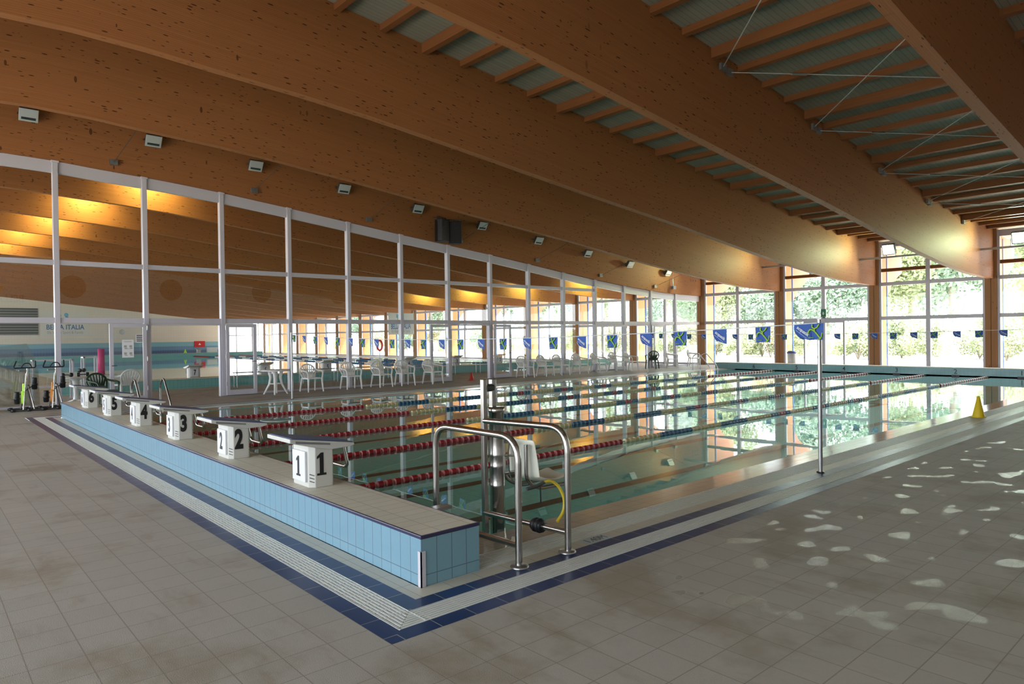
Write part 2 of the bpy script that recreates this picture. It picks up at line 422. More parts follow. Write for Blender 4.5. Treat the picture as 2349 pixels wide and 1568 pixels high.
def grating(name, side, label, cat='drain grate', group=None):
    m = MB()
    lo, hi = .128, .312; n = 7
    w = (hi-lo)/n
    for k in range(n):
        a = lo+k*w; c = a+w*.56; e = a+w*.28
        if side == 'front': m.box(RO[0]+e, RO[1]-e, RO[2]+a, RO[2]+c, -.014, .002)
        if side == 'far': m.box(RO[0]+e, RO[1]-e, RO[3]-c, RO[3]-a, -.014, .002)
        if side == 'left': m.box(RO[0]+a, RO[0]+c, RO[2]+e, RO[3]-e, -.014, .002)
        if side == 'right': m.box(RO[1]-c, RO[1]-a, RO[2]+e, RO[3]-e, -.014, .002)
    # cross ties
    L = (RO[1]-RO[0]) if side in ('front', 'far') else (RO[3]-RO[2])
    step = .25 if side in ('front', 'far') else .0833
    q = .35
    while q < L-.35:
        if side == 'front': m.box(q, q+.012, RO[2]+lo, RO[2]+hi, -.016, -.001)
        if side == 'far' : m.box(q, q+.012, RO[3]-hi, RO[3]-lo, -.016, -.001)
        if side == 'left': m.box(RO[0]+lo, RO[0]+hi, q, q+.018, -.016, .0012)
        if side == 'right': m.box(RO[1]-hi, RO[1]-lo, q, q+.018, -.016, .0012)
        q += step
    for d in ((.125, .129), (.311, .315)):
        if side == 'left': m.box(RO[0]+d[0], RO[0]+d[1], RO[2]+.13, RO[3]-.13, -.05, .003)
        if side == 'front': m.box(RO[0]+.13, RO[1]-.13, RO[2]+d[0], RO[2]+d[1], -.05, .003)
    return tag(m.build(name, 'grate_plastic'), label, cat, group)
grating('drain_grate', 'left', 'white slotted drain grate at the foot of the blue tiled wall behind the starting blocks')
grating('drain_grate', 'front', 'white slotted drain grate running lengthwise along the near side of the pool')
grating('drain_grate', 'far', 'white slotted drain grate along the far long side of the pool')
# overflow gratings + beach on both long sides
for sgn, y0 in ((1, 0.0), (-1, 15.13)):
    Y = lambda d: y0+sgn*d
    m = MB(); n = 11; w = (.87-.58)/n
    for k in range(n):
        a, c = Y(.58+k*w), Y(.58+k*w+w*.60)
        m.box(.62 if sgn > 0 else .62, 27.02, min(a, c), max(a, c), -.026, -.002)
    q = 1.30
    while q < 27 and sgn > 0:
        m.box(q, q+.02, Y(.58), Y(.87), -.028, -.0026); q += .5
    tag(m.build('overflow_grate', 'grate_plastic'), 'slatted pale overflow grate at the water edge on the %s side of the pool' % ('near' if sgn > 0 else 'far'), 'drain grate')
    m = MB()
    p = [(.58, -.05), (.87, -.05), (.87, -.006), (1.27, -.022)]
    for (a, za), (b, zb) in zip(p, p[1:]):
        m.quad((.6, Y(a), za), (27.02, Y(a), za), (27.02, Y(b), zb), (.6, Y(b), zb), 1 if a < .87 else 0)
    m.quad((.6, Y(.58), 0), (27.02, Y(.58), 0), (27.02, Y(.58), -.05), (.6, Y(.58), -.05), 1)
    struct(m.build('floor_beach', ['beach_tile', 'dark_grey'], recalc=False), 'beige tiled beach strip under the water edge')
# basin
D = -1.05
m = MB()
m.quad((WX0, WY0, D), (WX1, WY0, D), (WX1, WY1, D), (WX0, WY1, D), 0)
m.quad((WX0, WY0, D), (WX0, WY1, D), (WX0, WY1, 0), (WX0, WY0, 0), 1)
m.quad((WX1, WY0, D), (WX1, WY1, D), (WX1, WY1, 0), (WX1, WY0, 0), 1)
m.quad((WX0, WY0, D), (WX1, WY0, D), (WX1, WY0, -.022), (WX0, WY0, -.022), 2)
m.quad((WX0, WY1, D), (WX1, WY1, D), (WX1, WY1, -.022), (WX0, WY1, -.022), 2)
struct(m.build('floor_basin', ['basin_tile', 'basin_wall_tile', 'teal_tile_x'], recalc=False), 'green tiled pool basin')
m = MB(); zw = -.032; m.quad((WX0-.005, WY0-.002, zw), (WX1, WY0-.002, zw), (WX1, WY1+.002, zw), (WX0-.005, WY1+.002, zw))
tag(m.build('pool_water', 'pool_water', recalc=False), 'still pool water filling the near swimming pool', 'water', kind='stuff')
LY = [2.71+2.004*k for k in range(6)]
for k, y in enumerate(LY):
    m = MB(); z = D+.004
    m.quad((3.0, y-.125, z), (25.2, y-.125, z), (25.2, y+.125, z), (3.0, y+.125, z))
    for xx in (3.0, 25.2): m.quad((xx-.13, y-.5, z+.001), (xx+.13, y-.5, z+.001), (xx+.13, y+.5, z+.001), (xx-.13, y+.5, z+.001))
    o = m.build('trim_%d' % (4+k), 'lane_dark', recalc=False); struct(o, 'dark lane line on the pool floor')
# bulkhead behind the blocks
BH = .34
bk = empty('trim_10'); struct(bk, 'raised pool end wall carrying the starting blocks')
m = MB(); x0, x1, y0, y1 = .591, 1.08, .591, 14.54
m.quad((x0, y0, 0), (x0, y1, 0), (x0, y1, BH-.02), (x0, y0, BH-.02), 0)
m.quad((x0, y0, 0), (x1, y0, 0), (x1, y0, BH-.02), (x0, y0, BH-.02), 1)
m.quad((x0, y1, 0), (x1, y1, 0), (x1, y1, BH-.02), (x0, y1, BH-.02), 1)
m.quad((x1, y0, -.06), (x1, y1, -.06), (x1, y1, BH-.02), (x1, y0, BH-.02), 2)
m.build('tiled_wall', ['sky_tile_y', 'sky_tile_x', 'teal_tile_y'], bk, recalc=False)
m = MB(); m.box(x0+.012, x1-.012, y0+.012, y1-.012, BH-.03, BH); m.build('coping', 'coping_tile', bk)
m = MB()
for a in ((x0-.006, x0+.014, y0-.006, y1+.006), (x1-.014, x1+.006, y0-.006, y1+.006), (x0+.014, x1-.014, y0-.006, y0+.014), (x0+.014, x1-.014, y1-.014, y1+.006)):
    m.box(*a, BH-.024, BH+.001)
m.build('edge_nosing', 'edge_navy', bk, bevel=.005)
m = MB(); m.box(x0-.008, x0+.03, y0-.008, y0, 0, .235); m.box(x0-.008, x0, y0-.008, y0+.03, 0, .235); m.build('corner_guard', 'white_paint', bk)
# far end wall with lane numbers
fe = empty('trim_11'); struct(fe, 'raised far end wall of the pool with lane numbers')
m = MB(); m.box(27.02, 27.6, .591, 14.9, -.06, .262, 0); m.build('tiled_wall', 'teal_tile_y', fe)
m = MB(); m.box(27.0, 27.62, .575, 14.92, .262, .285, 0); m.build('coping', 'coping_tile', fe)
NY = [2.89+2.004*k for k in range(6)]
for k, y in enumerate(NY):
    text_mesh('lane_number', str(k+1), .24, 'black', frame4((27.015, y, .13), (0, -1, 0), (0, 0, 1)), fe, .002, .002)
    m = MB()
    for e in (-.125, .005): m.box(27.008, 27.02, y+e, y+e+.12, -.10, .018)
    m.build('lane_mark', 'black', fe)

# ------------------------------------------------------------------ roof
m = MB(); xs = [-9.3, -5, 0, 5, 10, 15, 20, 25, 27.5, 30, 33.2]
for a, b in zip(xs, xs[1:]):
    m.prism([(a, zdeck(a)), (b, zdeck(b)), (b, zdeck(b)+.14), (a, zdeck(a)+.14)], 1, YB-.2, YE+.3)
struct(m.build('ceiling', 'plank_deck'), 'pale grey boarded roof deck')
BX = sorted(set([-9.0, -8, -6, -4, -2, -1] + [a for a, _ in ZL if a < 29.9] + [29.95, 4.2, 6, 8, 10, 12, 14.2, 16.4, 18.5, 20.5, 22.6, 24.6]))
def beam(y, label):
    m = MB(); n = len(BX)
    lo = [(x, zlow(x)) for x in BX]; hi = [(x, zdeck(x)-.001) for x in BX]
    vs = [(x, y, z) for x, z in lo]+[(x, y, z) for x, z in hi]+[(x, y+.2, z) for x, z in lo]+[(x, y+.2, z) for x, z in hi]
    fs = []
    for i in range(n-1):
        fs += [(i, i+1, n+i+1, n+i), (2*n+i, 3*n+i, 3*n+i+1, 2*n+i+1), (i, 2*n+i, 2*n+i+1, i+1), (n+i, n+i+1, 3*n+i+1, 3*n+i)]
    fs += [(0, n, 3*n, 2*n), (n-1, 3*n-1, 4*n-1, 2*n-1)]
    m.add(vs, fs)
    o = m.build('roof_beam', 'glulam', uvs=lambda c: (c.x+y*3.7, c.z-zlow(c.x)+(c.y-y)+y*7.3))
    return struct(o, label)
BY = [-4.30, .05, 4.39, 8.72, 13.1, 17.52]
BL = ['big laminated timber roof beam above the viewer', 'laminated timber roof beam beyond the crossed tie rods', 'laminated timber roof beam crossing the top of the hall',
      'middle laminated timber roof beam', 'laminated timber roof beam in front of the glazed wall', 'laminated timber roof beam over the glazed wall']
for y, l in zip(BY, BL): beam(y, l)
BY2 = [22.1+4.6*k for k in range(13)]
for k, y in enumerate(BY2): beam(y, 'laminated roof beam seen through the glazed wall in the next hall')
# joists between the beams
JX = [4.22+.9925*k-3*.9925 for k in range(29)]
JX = [x for x in JX if x < 29.8]
def joist(x, y0, y1, deep, label, group):
    m = MB(); h = .21 if deep else .135; z = zdeck(x); z2 = zdeck(x+.12)
    m.prism([(x, z-.002), (x+.12, z2-.002), (x+.12, z2-h), (x, z-h)], 1, y0, y1)
    return tag(m.build('roof_joist', 'joist_wood'), label, 'joist', group)
ORD = ['first', 'second', 'third', 'fourth', 'fifth', 'sixth', 'seventh', 'eighth', 'ninth', 'tenth', 'eleventh', 'twelfth', '13th', '14th', '15th', '16th', '17th', '18th', '19th', '20th', '21st', '22nd', '23rd', '24th', '25th', '26th', '27th', '28th', '29th']
for (ya, yb, x0, lab) in ((13.1, 17.52, 6, '%s timber joist by the beam over the glazed wall, %s from the windows'), (8.72, 13.1, 4, '%s timber joist in the bay one beam off the glazed wall, %s from the windows'), (4.39, 8.72, 0, '%s timber joist between the two middle roof beams, %s from the windows'), (.05, 4.39, 3, '%s timber joist over the crossed tie rods, %s from the windows'), (-4.3, .05, 6, '%s timber joist beyond the corner roof beam, %s from the windows')):
    for i, x in enumerate(JX):
        if x < x0: continue
        joist(x, ya+.2, yb, (i-3) % 4 == 2, lab % ('deep' if (i-3) % 4 == 2 else 'slim', ORD[len(JX)-1-i]), 'joists of one roof bay')

# ------------------------------------------------------------------ window wall (right) with columns
YC = [.15-4.36*1, .15, 4.49, 8.83, 13.2, 17.6] + [y+.1 for y in BY2]
def column(y, label):
    e = empty('wall_column', (0, 0, 0)); struct(e, label)
    for s in (-1, 1):
        mm = MB(); a, b = (y-.2, y-.008) if s < 0 else (y+.008, y+.2)
        mm.box(29.97, 30.26, a, b, 0, zdeck(30)-.02); mm.build('plank', 'column_wood', e)
    mm = MB(); mm.box(30.26, 30.95, y-.16, y+.16, -.1, zdeck(31)-.02); mm.build('outer_post', 'post_wood', e)
    mm = MB(); mm.prism([(30.96, 2.9), (31.4, 3.4), (31.9, 3.85), (32.6, 4.2), (33.0, 4.35), (33.0, 5.35), (30.96, 5.42)], 1, y-.1, y+.1); mm.build('eave_bracket', 'fascia_red', e)
    mm = MB(); mm.tube([(31.07, y-.1, -.1), (31.07, y-.1, 5.3)], .07, 12); mm.build('downpipe', 'pipe_blue', e)
    return e
for k, y in enumerate(YC): column(y, 'timber column of the window wall')
wn = 0
def window_bay(y0, y1, door=False):
    global wn; wn += 1
    e = empty('window_%d' % wn); struct(e, 'tall white framed window bay looking onto the garden')
    ym = (y0+y1)/2+.05; top = 5.55; X0, X1 = 30.03, 30.13
    fr = MB()
    fr.box(X0, X1, y0-.01, y0+.09, 0, top); fr.box(X0, X1, y1-.09, y1+.01, 0, top)
    for z0, z1 in ((0, .10), (2.15, 2.30), (3.63, 3.78), (5.30, 5.55)): fr.box(X0, X1, y0+.07, y1-.07, z0, z1)
    if door:
        for yy in (ym-.95, ym+.88): fr.box(X0-.01, X1, yy, yy+.07, .1, 2.2)
        fr.box(X0-.01, X1, ym-.88, ym+.88, 2.08, 2.2)
    fr.build('frame', 'white_paint', e)
    mm = MB(); mm.box(X0-.03, X1+.03, ym-.08, ym+.08, 0, top); mm.build('mullion', 'white_paint', e)
    mm = MB(); mm.box(X0+.02, X1+.14, y0+.05, y1-.05, 4.24, 4.38); mm.build('timber_rail', 'joist_wood', e)
    g = MB()
    for a, b in ((y0+.07, ym-.06), (ym+.06, y1-.07)):
        for z0, z1 in ((.10, 2.20), (2.30, 3.66), (3.76, 5.30)): g.quad((30.08, a, z0), (30.08, b, z0), (30.08, b, z1), (30.08, a, z1))
    g.build('pane', 'window_glass', e, recalc=False)
    return e
for a, b in zip(YC, YC[1:]): window_bay(a+.2, b-.2, abs(a-8.83) < .1)
window_bay(YC[-1]+.2, YE)
# hidden sides of the hall (left windows, wall behind the viewer)
m = MB(); m.box(XL-.2, XL, YB, YE, 0, .4); m.box(XL-.2, XL, YB, YP, 5.0, 7.6); m.box(XL-.2, XL, YP, YE, 5.0, 7.6)
yy = YB
while yy < YE: m.box(XL-.2, XL, yy, yy+.12, .4, 5.0); yy += 2.2
struct(m.build('wall_left', 'wall_paint'), 'left end wall with windows')
m = MB()
m.prism([(XL, 0), (30.2, 0), (30.2, 5.6), (0, 8.5), (XL, zdeck(XL)+.05)], 1, YB-.2, YB)
struct(m.build('wall_near', 'wall_paint'), 'plain wall behind the viewer')
for x in (-.4, 5.05, 10.1, 15.6, 21.1):
    mm = MB(); mm.lathe([(0, 0), (.58, 0), (.63, .03), (.63, .0)], (0, 0, 0), 40, M4=Matrix.Translation((x, YB+.002, 4.7)) @ Matrix.Rotation(-PI/2, 4, 'X'))
    struct(mm.build('wall_roundel', 'brown_disc'), 'round brown disc filling in for a dark opening in the wall behind the viewer')  # flat brown disc put in for a dark round hole, visible only mirrored

# ------------------------------------------------------------------ glazed partition
def mx(k): return .985+2.058*k
PF, PB = 17.62, 17.74      # front and back of the frames
OPEN = {1, 6, 11}
def wbay(k):
    global wn; wn += 1
    x0, x1 = mx(k), mx(k+1)
    if k == 13: x1 = 29.95
    e = empty('window_%d' % wn); struct(e, 'tall white framed bay of the glazed partition wall')
    # header follows the beam
    n = 4; xs_ = [x0+.06+(x1-x0-.12)*i/n for i in range(n+1)]
    mm = MB()
    for a, b in zip(xs_, xs_[1:]):
        mm.prism([(a, zlow(a)-.30), (b, zlow(b)-.30), (b, zlow(b)-.002), (a, zlow(a)-.002)], 1, PF+.02, PB)
    mm.build('header_panel', 'white_paint', e)
    mm = MB(); mm.box(x0+.05, x1-.05, PF, PB, 2.135, 2.277)
    mid = zlow(x1)-.30 > 3.80
    if mid: mm.box(x0+.05, x1-.05, PF, PB, 3.62, 3.747)
    if k not in OPEN: mm.box(x0+.05, x1-.05, PF+.03, PB-.02, 0.0, .06)
    mm.build('rail', 'white_paint', e, bevel=.004)
    mm = MB(); zt = zlow(x0)+.015
    mm.box(x0-.06, x0+.06, PF-.04, PB+.02, 0, zt-.06); mm.box(x0-.085, x0+.085, PF-.06, PB, zt-.06, zt-.002)
    mm.build('mullion', 'white_paint', e, bevel=.006)
    g = MB(); yg = PF+.06
    zs = ([] if k in OPEN else [(.06, 2.135)]) + ([(2.277, 3.62), (3.747, None)] if mid else [(2.277, None)])
    for z0, z1 in zs:
        for a, b in zip(xs_, xs_[1:]):
            za, zb = (z1, z1) if z1 else (zlow(a)-.3, zlow(b)-.3)
            g.quad((a, yg, z0), (b, yg, z0), (b, yg, zb), (a, yg, za))
    g.build('pane', 'pane_glass', e, recalc=False)
for k in range(-4, 14): wbay(k)
dn = 0
def door(k):
    global dn; dn += 1
    e = empty('door_%d' % dn); struct(e, 'open white framed double glass door in the partition')
    a, b = mx(k)+.06, mx(k+1)-.06
    mm = MB(); mm.box(a, a+.05, PF-.03, PB+.01, 0, 2.13); mm.box(b-.05, b, PF-.03, PB+.01, 0, 2.13); mm.box(a+.05, b-.05, PF-.02, PB, 2.08, 2.13); mm.build('door_frame', 'white_paint', e)
    for s in (-1, 1):
        u0, u1 = (mx(k)-.93, mx(k)-.03) if s < 0 else (mx(k+1)+.03, mx(k+1)+.93)
        yf = 17.47
        lf = MB(); w = .095
        lf.box(u0, u0+w, yf, yf+.05, .02, 2.12); lf.box(u1-w, u1, yf, yf+.05, .02, 2.12); lf.box(u0+w, u1-w, yf, yf+.05, .02, .17); lf.box(u0+w, u1-w, yf, yf+.05, 2.02, 2.12)
        leaf = lf.build('door_leaf', 'white_paint', e, bevel=.004)
        g = MB(); g.quad((u0+w, yf+.025, .17), (u1-w, yf+.025, .17), (u1-w, yf+.025, 2.02), (u0+w, yf+.025, 2.02)); g.build('pane', 'pane_glass', leaf, recalc=False)
        h = MB(); hx = u1-.05 if s > 0 else u0+.05
        h.tube([(hx, yf, 1.0), (hx, yf-.05, 1.0), (hx-s*.11, yf-.05, 1.0)], .01, 8); h.build('handle', 'dark_grey', leaf)
        hg = MB(); hx = u0-.01 if s > 0 else u1+.01
        for z in (.3, 1.1, 1.95): hg.tube([(hx, yf-.005, z), (hx, yf-.005, z+.12)], .014, 8)
        hg.build('hinge', 'dull_steel', leaf)
for k in sorted(OPEN): door(k)

# ------------------------------------------------------------------ next hall shell
m = MB()
m.prism([(XL, 0), (26.1, 0), (26.1, 4.0), (20, 6.6), (0, 8.5), (XL, zdeck(XL)+.05)], 1, YE, YE+.2)
m.prism([(26.1, 3.6), (30.2, 3.6), (30.2, 5.7), (26.1, 5.9)], 1, YE, YE+.2)
struct(m.build('wall_far', 'banded_wall'), 'far wall with cream paint above blue tile bands')
wn += 1; e = empty('window_%d' % wn); struct(e, 'white framed window in the far wall')
mm = MB()
for x in (26.1, 28.0, 29.9): mm.box(x, x+.14, YE, YE+.12, 0, 3.6)
for z in (0, 2.1, 3.5): mm.box(26.24, 29.9, YE+.01, YE+.11, z, z+.12)
mm.build('frame', 'white_paint', e)
mm = MB(); mm.quad((26.24, YE+.06, .12), (29.9, YE+.06, .12), (29.9, YE+.06, 3.5), (26.24, YE+.06, 3.5)); mm.build('pane', 'pane_glass', e, recalc=False)
m = MB()
m.quad((PX0, PY0, D), (PX1, PY0, D), (PX1, PY1, D), (PX0, PY1, D), 0)
for q in (((PX0, PY0), (PX0, PY1)), ((PX1, PY0), (PX1, PY1)), ((PX0, PY0), (PX1, PY0)), ((PX0, PY1), (PX1, PY1))):
    m.quad(q[0]+(D,), q[1]+(D,), q[1]+(0,), q[0]+(0,), 1)
struct(m.build('floor_basin', ['basin_tile', 'basin_wall_tile'], recalc=False), 'basin of the pool in the next hall')
m = MB(); m.quad((PX0-.3, PY0, -.01), (PX1+.3, PY0, -.01), (PX1+.3, PY1, -.01), (PX0-.3, PY1, -.01))
o = tag(m.build('pool_water', 'pool_water', recalc=False), 'still water of the long pool in the next hall behind the glazed wall', 'water', kind='stuff')
for nm, ya, yb, x0, x1 in (('trim_12', 21.9, 22.42, 1.5, 27.7), ('trim_13', 71.98, 72.5, 1.5, 27.7)):
    e = empty(nm); struct(e, 'raised teal tiled end wall of the pool in the next hall')
    mm = MB(); mm.box(x0, x1, ya, yb, -.05, .32); mm.build('tiled_wall', 'teal_tile_x', e)
    mm = MB(); mm.box(x0-.01, x1+.01, ya-.01, yb+.01, .32, .345); mm.build('coping', 'coping_tile', e)

# ------------------------------------------------------------------ outside
m = MB(); m.quad((30.3, -60, -.1), (140, -60, -.1), (140, 160, -.1), (30.3, 160, -.1)); m.quad((-60, -60, -.12), (-9.1, -60, -.12), (-9.1, 160, -.12), (-60, 160, -.12))
m.quad((-9.1, YE+.3, -.12), (30.3, YE+.3, -.12), (30.3, 160, -.12), (-9.1, 160, -.12))
struct(m.build('ground', 'sand', recalc=False), 'pale sunlit ground outside the windows')
def leaf_cluster(n, rx, ry, rz, cz, size, rnd):
    m = MB()
    blobs = [(rnd.uniform(-.6, .6)*rx, rnd.uniform(-.6, .6)*ry, cz+rnd.uniform(-.6, .65)*rz, rnd.uniform(.35, .6)) for _ in range(9)]
    for _ in range(n):
        b = rnd.choice(blobs); d = Vector((rnd.gauss(0, 1), rnd.gauss(0, 1), rnd.gauss(0, 1))).normalized()*b[3]*(rnd.random()**.4)
        c = Vector((b[0]+d.x*rx, b[1]+d.y*ry, b[2]+d.z*rz))
        if c.z < .05: c.z = rnd.uniform(.05, .5)
        a = Vector((rnd.gauss(0, 1), rnd.gauss(0, 1), rnd.gauss(0, 1))).normalized(); e2 = a.orthogonal().normalized(); s_ = size*rnd.uniform(.6, 1.3)
        m.quad(c-a*s_, c+e2*s_*.5, c+a*s_, c-e2*s_*.5)
    return m
rnd = random.Random(5); shrubs = []
for k, (mat, lab) in enumerate((('leaf_a', 'bushy pale green shrub outside the window wall'), ('leaf_b', 'dark green shrub outside the window wall'), ('leaf_c', 'yellowish dry shrub outside the window wall'))):
    e = empty('shrub'); tag(e, lab, 'shrub', lab+'s')
    leaf_cluster(6500, 1.4, 1.4, 1.1, 1.15, .075, rnd).build('foliage', mat, e, recalc=False)
    mm = MB()
    for _ in range(5):
        a = rnd.uniform(0, 2*PI); mm.tube([(0, 0, -.1), (.25*math.cos(a), .25*math.sin(a), .6), (.6*math.cos(a), .6*math.sin(a), 1.3)], [.035, .025, .01], 6)
    mm.build('stem', 'bark', e); shrubs.append(e)
trees = []
for k, (mat, lab) in enumerate((('leaf_a', 'slender pale green tree beyond the window wall'), ('leaf_b', 'tall dark green tree beyond the window wall'))):
    e = empty('tree'); tag(e, lab, 'tree', lab+'s')
    leaf_cluster(8000, 2.6, 2.6, 3.4, 5.4, .135, rnd).build('crown', mat, e, recalc=False)
    mm = MB(); mm.tube([(0, 0, -.1), (.08, .05, 2.2), (-.05, .1, 4.6), (.1, 0, 7.4)], [.2, .16, .12, .05], 9)
    for _ in range(5):
        a = rnd.uniform(0, 2*PI); z = rnd.uniform(3.2, 5.2); mm.tube([(0, .05, z), (.9*math.cos(a), .9*math.sin(a), z+1.0), (1.8*math.cos(a), 1.8*math.sin(a), z+1.7)], [.06, .04, .015], 6)
    mm.build('trunk', 'bark', e); trees.append(e)
first = {}
def put(src, x, y, s, z=-.1):
    if id(src) not in first: first[id(src)] = 1; o = src
    else: o = dup(src)
    o.location = (x, y, z+.1*s-.0); o.rotation_euler = (0, 0, rnd.uniform(0, 6.28)); o.scale = (s, s, s*rnd.uniform(.85, 1.15)); return o
y = -4.0
while y < 92:
    put(shrubs[rnd.choice((0, 0, 1, 2))], rnd.uniform(43, 47), y+rnd.uniform(-.8, .8), rnd.uniform(.8, 1.35)); y += 1.9 if y < 40 else 3.0
y = -6.0
while y < 100:
    put(trees[rnd.choice((0, 1, 1))], rnd.choice((49, 54, 60))+rnd.uniform(-2, 2), y+rnd.uniform(-1, 1), rnd.uniform(.9, 1.5)); y += 3.0 if y < 50 else 4.2

# ------------------------------------------------------------------ starting blocks
def digit(ch, size, mat, M4, parent, sx, bold):
    if ch == '1':
        h = size*.70; m = MB(); P = lambda l: [(a*h, (b-.5)*h) for a, b in l]
        m.prism(P([(-.22, .0), (.22, .0), (.22, .095), (.09, .095), (.09, 1.0), (-.03, 1.0), (-.22, .84), (-.22, .73), (-.09, .80), (-.09, .095), (-.22, .095)]), 2, -.0015, .0015, M4=M4)
        return m.build('digit', mat, parent)
    return text_mesh('digit', ch, size, mat, M4, parent, .0015, bold, sx)
def starting_block(num, x, y, rz, z, label):
    e = empty('starting_block', (x, y, z), rz); tag(e, label, 'starting block', 'starting blocks')
    c = .045; X0, X1, Y0, Y1 = -.11, .125, -.2, .2
    col = [(X0+c, Y0), (X1-c*.6, Y0), (X1, Y0+c), (X1, Y1-c), (X1-c*.6, Y1), (X0+c, Y1), (X0, Y1-c), (X0, Y0+c)]
    m = MB(); m.prism(col, 2, 0, .375); m.build('column', 'block_plastic', e, bevel=.005)
    prof = [(-.31, .456), (.296, .365), (.30, .345), (.25, .333), (.07, .326), (-.06, .352), (-.31, .420)]
    m = MB(); m.prism(prof, 1, -.235, .255); m.build('platform', 'block_plastic', e, bevel=.006)
    m = MB(); m.prism([(-.292, .4555), (.285, .3685), (.285, .3735), (-.292, .4605)], 1, -.228, .248); m.build('tread', 'blue_mat', e)
    m = MB(); m.box(X0-.022, X0+.001, -.13, .13, .045, .315); m.build('number_panel', 'panel_plastic', e, bevel=.006)
    for yy in (-.2352,):
        m = MB(); m.prism([(-.26, .434), (.06, .386), (.06, .368), (-.26, .412)], 1, yy-.001, yy+.001); m.build('side_slot', 'metal_panel', e)
    for sx_, (ax, ay), (bx, by) in ((1, (X0, Y0+c), (X0+c, Y0)), (1, (X1-c*.6, Y0), (X1, Y0+c))):
        if abs(rz) > .1: break
        for k in range(3):
            zz = .055+.03*k; p0 = Vector((ax, ay, 0)).lerp(Vector((bx, by, 0)), .15); p1 = Vector((ax, ay, 0)).lerp(Vector((bx, by, 0)), .85)
            n = Vector((by-ay, -(bx-ax), 0)).normalized()*.0015
            m = MB(); m.quad(p0+n+Vector((0, 0, zz)), p1+n+Vector((0, 0, zz-.012)), p1+n+Vector((0, 0, zz-.005)), p0+n+Vector((0, 0, zz+.008)))
            m.build('vent_slot', 'black', e, recalc=False)
    digit(num, .285, 'black', frame4((-.008, Y0-.002, .205), (1, 0, 0), (0, 0, 1)), e, .62, .013)
    digit(num, .255, 'black', frame4((X0-.024, .0, .18), (0, -1, 0), (0, 0, 1)), e, .62, .006)
    m = MB(); m.tube(bend([(.22, -.17, .345), (.265, -.17, .135), (.265, .17, .135), (.22, .17, .345)], .07), .016, 10); m.build('hand_grip', 'steel', e)
    return e
bl = ['first from the pool lift', 'second from the lift', 'third from the lift', 'fourth from the lift', 'fifth from the lift', 'sixth from the lift']
for k in range(6):
    starting_block(str(k+1), .81, 2.66+2.004*k, 0, BH, 'white starting block marked %d with blue tread, %s' % (k+1, bl[k]))
for n, px_x in ((7, 5.6), (6, 8.1), (5, 10.6), (4, 14.4), (3, 17.0), (2, 19.6)):
    starting_block(str(n), px_x, 22.15, PI/2, .345, 'white starting block marked %d on the teal wall behind the glass'  % n)
for n, x in ((1, 21.0), (2, 23.3)):
    starting_block(str(n), x, 72.25, -PI/2, .345, 'tiny white starting block %s, far end of the next hall' % ('by the lime cone' if n == 1 else 'below the red sign'))

# ------------------------------------------------------------------ lane ropes
def rope(pa, pb, secs, label, r=.042, pitch=.115, name='lane_rope', detail=True):
    e = empty(name, pa); tag(e, label, 'lane rope', 'lane ropes')
    d = Vector(pb)-Vector(pa); L = d.length; e.rotation_euler = (0, 0, math.atan2(d.y, d.x))
    m = MB(); m.tube([(-.1, 0, 0), (L+.12, 0, 0)], .006, 6); m.build('cable', 'dull_steel', e)
    prof = [(r*.30, 0), (r*.85, .004), (r, .014), (r*.95, .03), (r*.95, .062), (r, .078), (r*.85, .092), (r*.30, .097), (r*.30, .115)] if detail else [(r*.4, 0), (r, .03), (r, .19), (r*.4, .22), (r*.4, .24)]
    nn = 10 if detail else 6
    for (a, b, mat) in secs:
        m = MB(); n = max(1, int((b-a)/pitch+.2)); pp = []
        for i in range(n): pp += [(r_, z_+i*pitch) for r_, z_ in prof[:-1]]
        pp = [(0, 0)]+pp+[(r*.30, n*pitch), (0, n*pitch)]
        m.lathe(pp, (0, 0, 0), nn, M4=Matrix.Translation((a, 0, 0)) @ Matrix.Rotation(PI/2, 4, 'Y'))
        o = m.build('float_section', [mat, mat.replace('float', 'rim') if mat.replace('float', 'rim') in M else mat], e)
        for p in o.data.polygons:
            t = ((p.center.x-a) % pitch)/pitch
            if detail and (t < .17 or .66 < t < .86): p.material_index = 1
    m = MB(); m.tube([(L, 0, 0), (L+.16, 0, .01)], [.03, .012], 8); m.build('end_hook', 'dark_grey', e)
    return e
secs = [(.12, 5.35, 'float_red')]; q = 5.35; kk = 0
while q < 20.3:
    b = min(q+.92, 20.4)
    if kk % 2 == 1 and 9.4 < q < 13.8:
        secs += [(q, q+.34, 'float_blue'), (q+.36, q+.6, 'float_red'), (q+.62, b, 'float_blue')]
    else: secs.append((q, b, 'float_blue' if kk % 2 else 'float_yellow'))
    q += .93; kk += 1
end = []
q = 20.45
while q < 25.4: end += [(q, q+.112, 'float_red' if len(end) % 2 == 0 else 'float_white')]; q += .115
redw = [(20.45+.23*i, 20.45+.23*i+.06, 'float_red') for i in range(22)]
def rope_full(k):
    ya, yb = 3.62+2.004*k, 3.83+2.0*k
    o = rope((1.1, ya, -.012), (26.85, yb, -.012), secs, ['red, yellow and blue lane rope passing just behind the pool lift seat', 'second lane rope from the near side of the pool', 'middle of the five lane ropes across the pool', 'fourth lane rope from the near side of the pool', 'lane rope next to the row of white chairs'][k])
    m = MB()
    for i in range(44):
        M4 = Matrix.Translation((20.45+.115*i, 0, 0)) @ Matrix.Rotation(PI/2, 4, 'Y')
        m.lathe([(.014, 0), (.036, .004), (.042, .014), (.042, .08), (.036, .092), (.014, .097), (.014, .115)], (0, 0, 0), 10, mi=i % 2, M4=M4)
    o2 = m.build('float_section', ['float_red', 'float_white'], o)
    bm = bmesh.new(); bm.from_mesh(o2.data); bmesh.ops.remove_doubles(bm, verts=bm.verts, dist=.0008); bm.to_mesh(o2.data); bm.free()
    return o
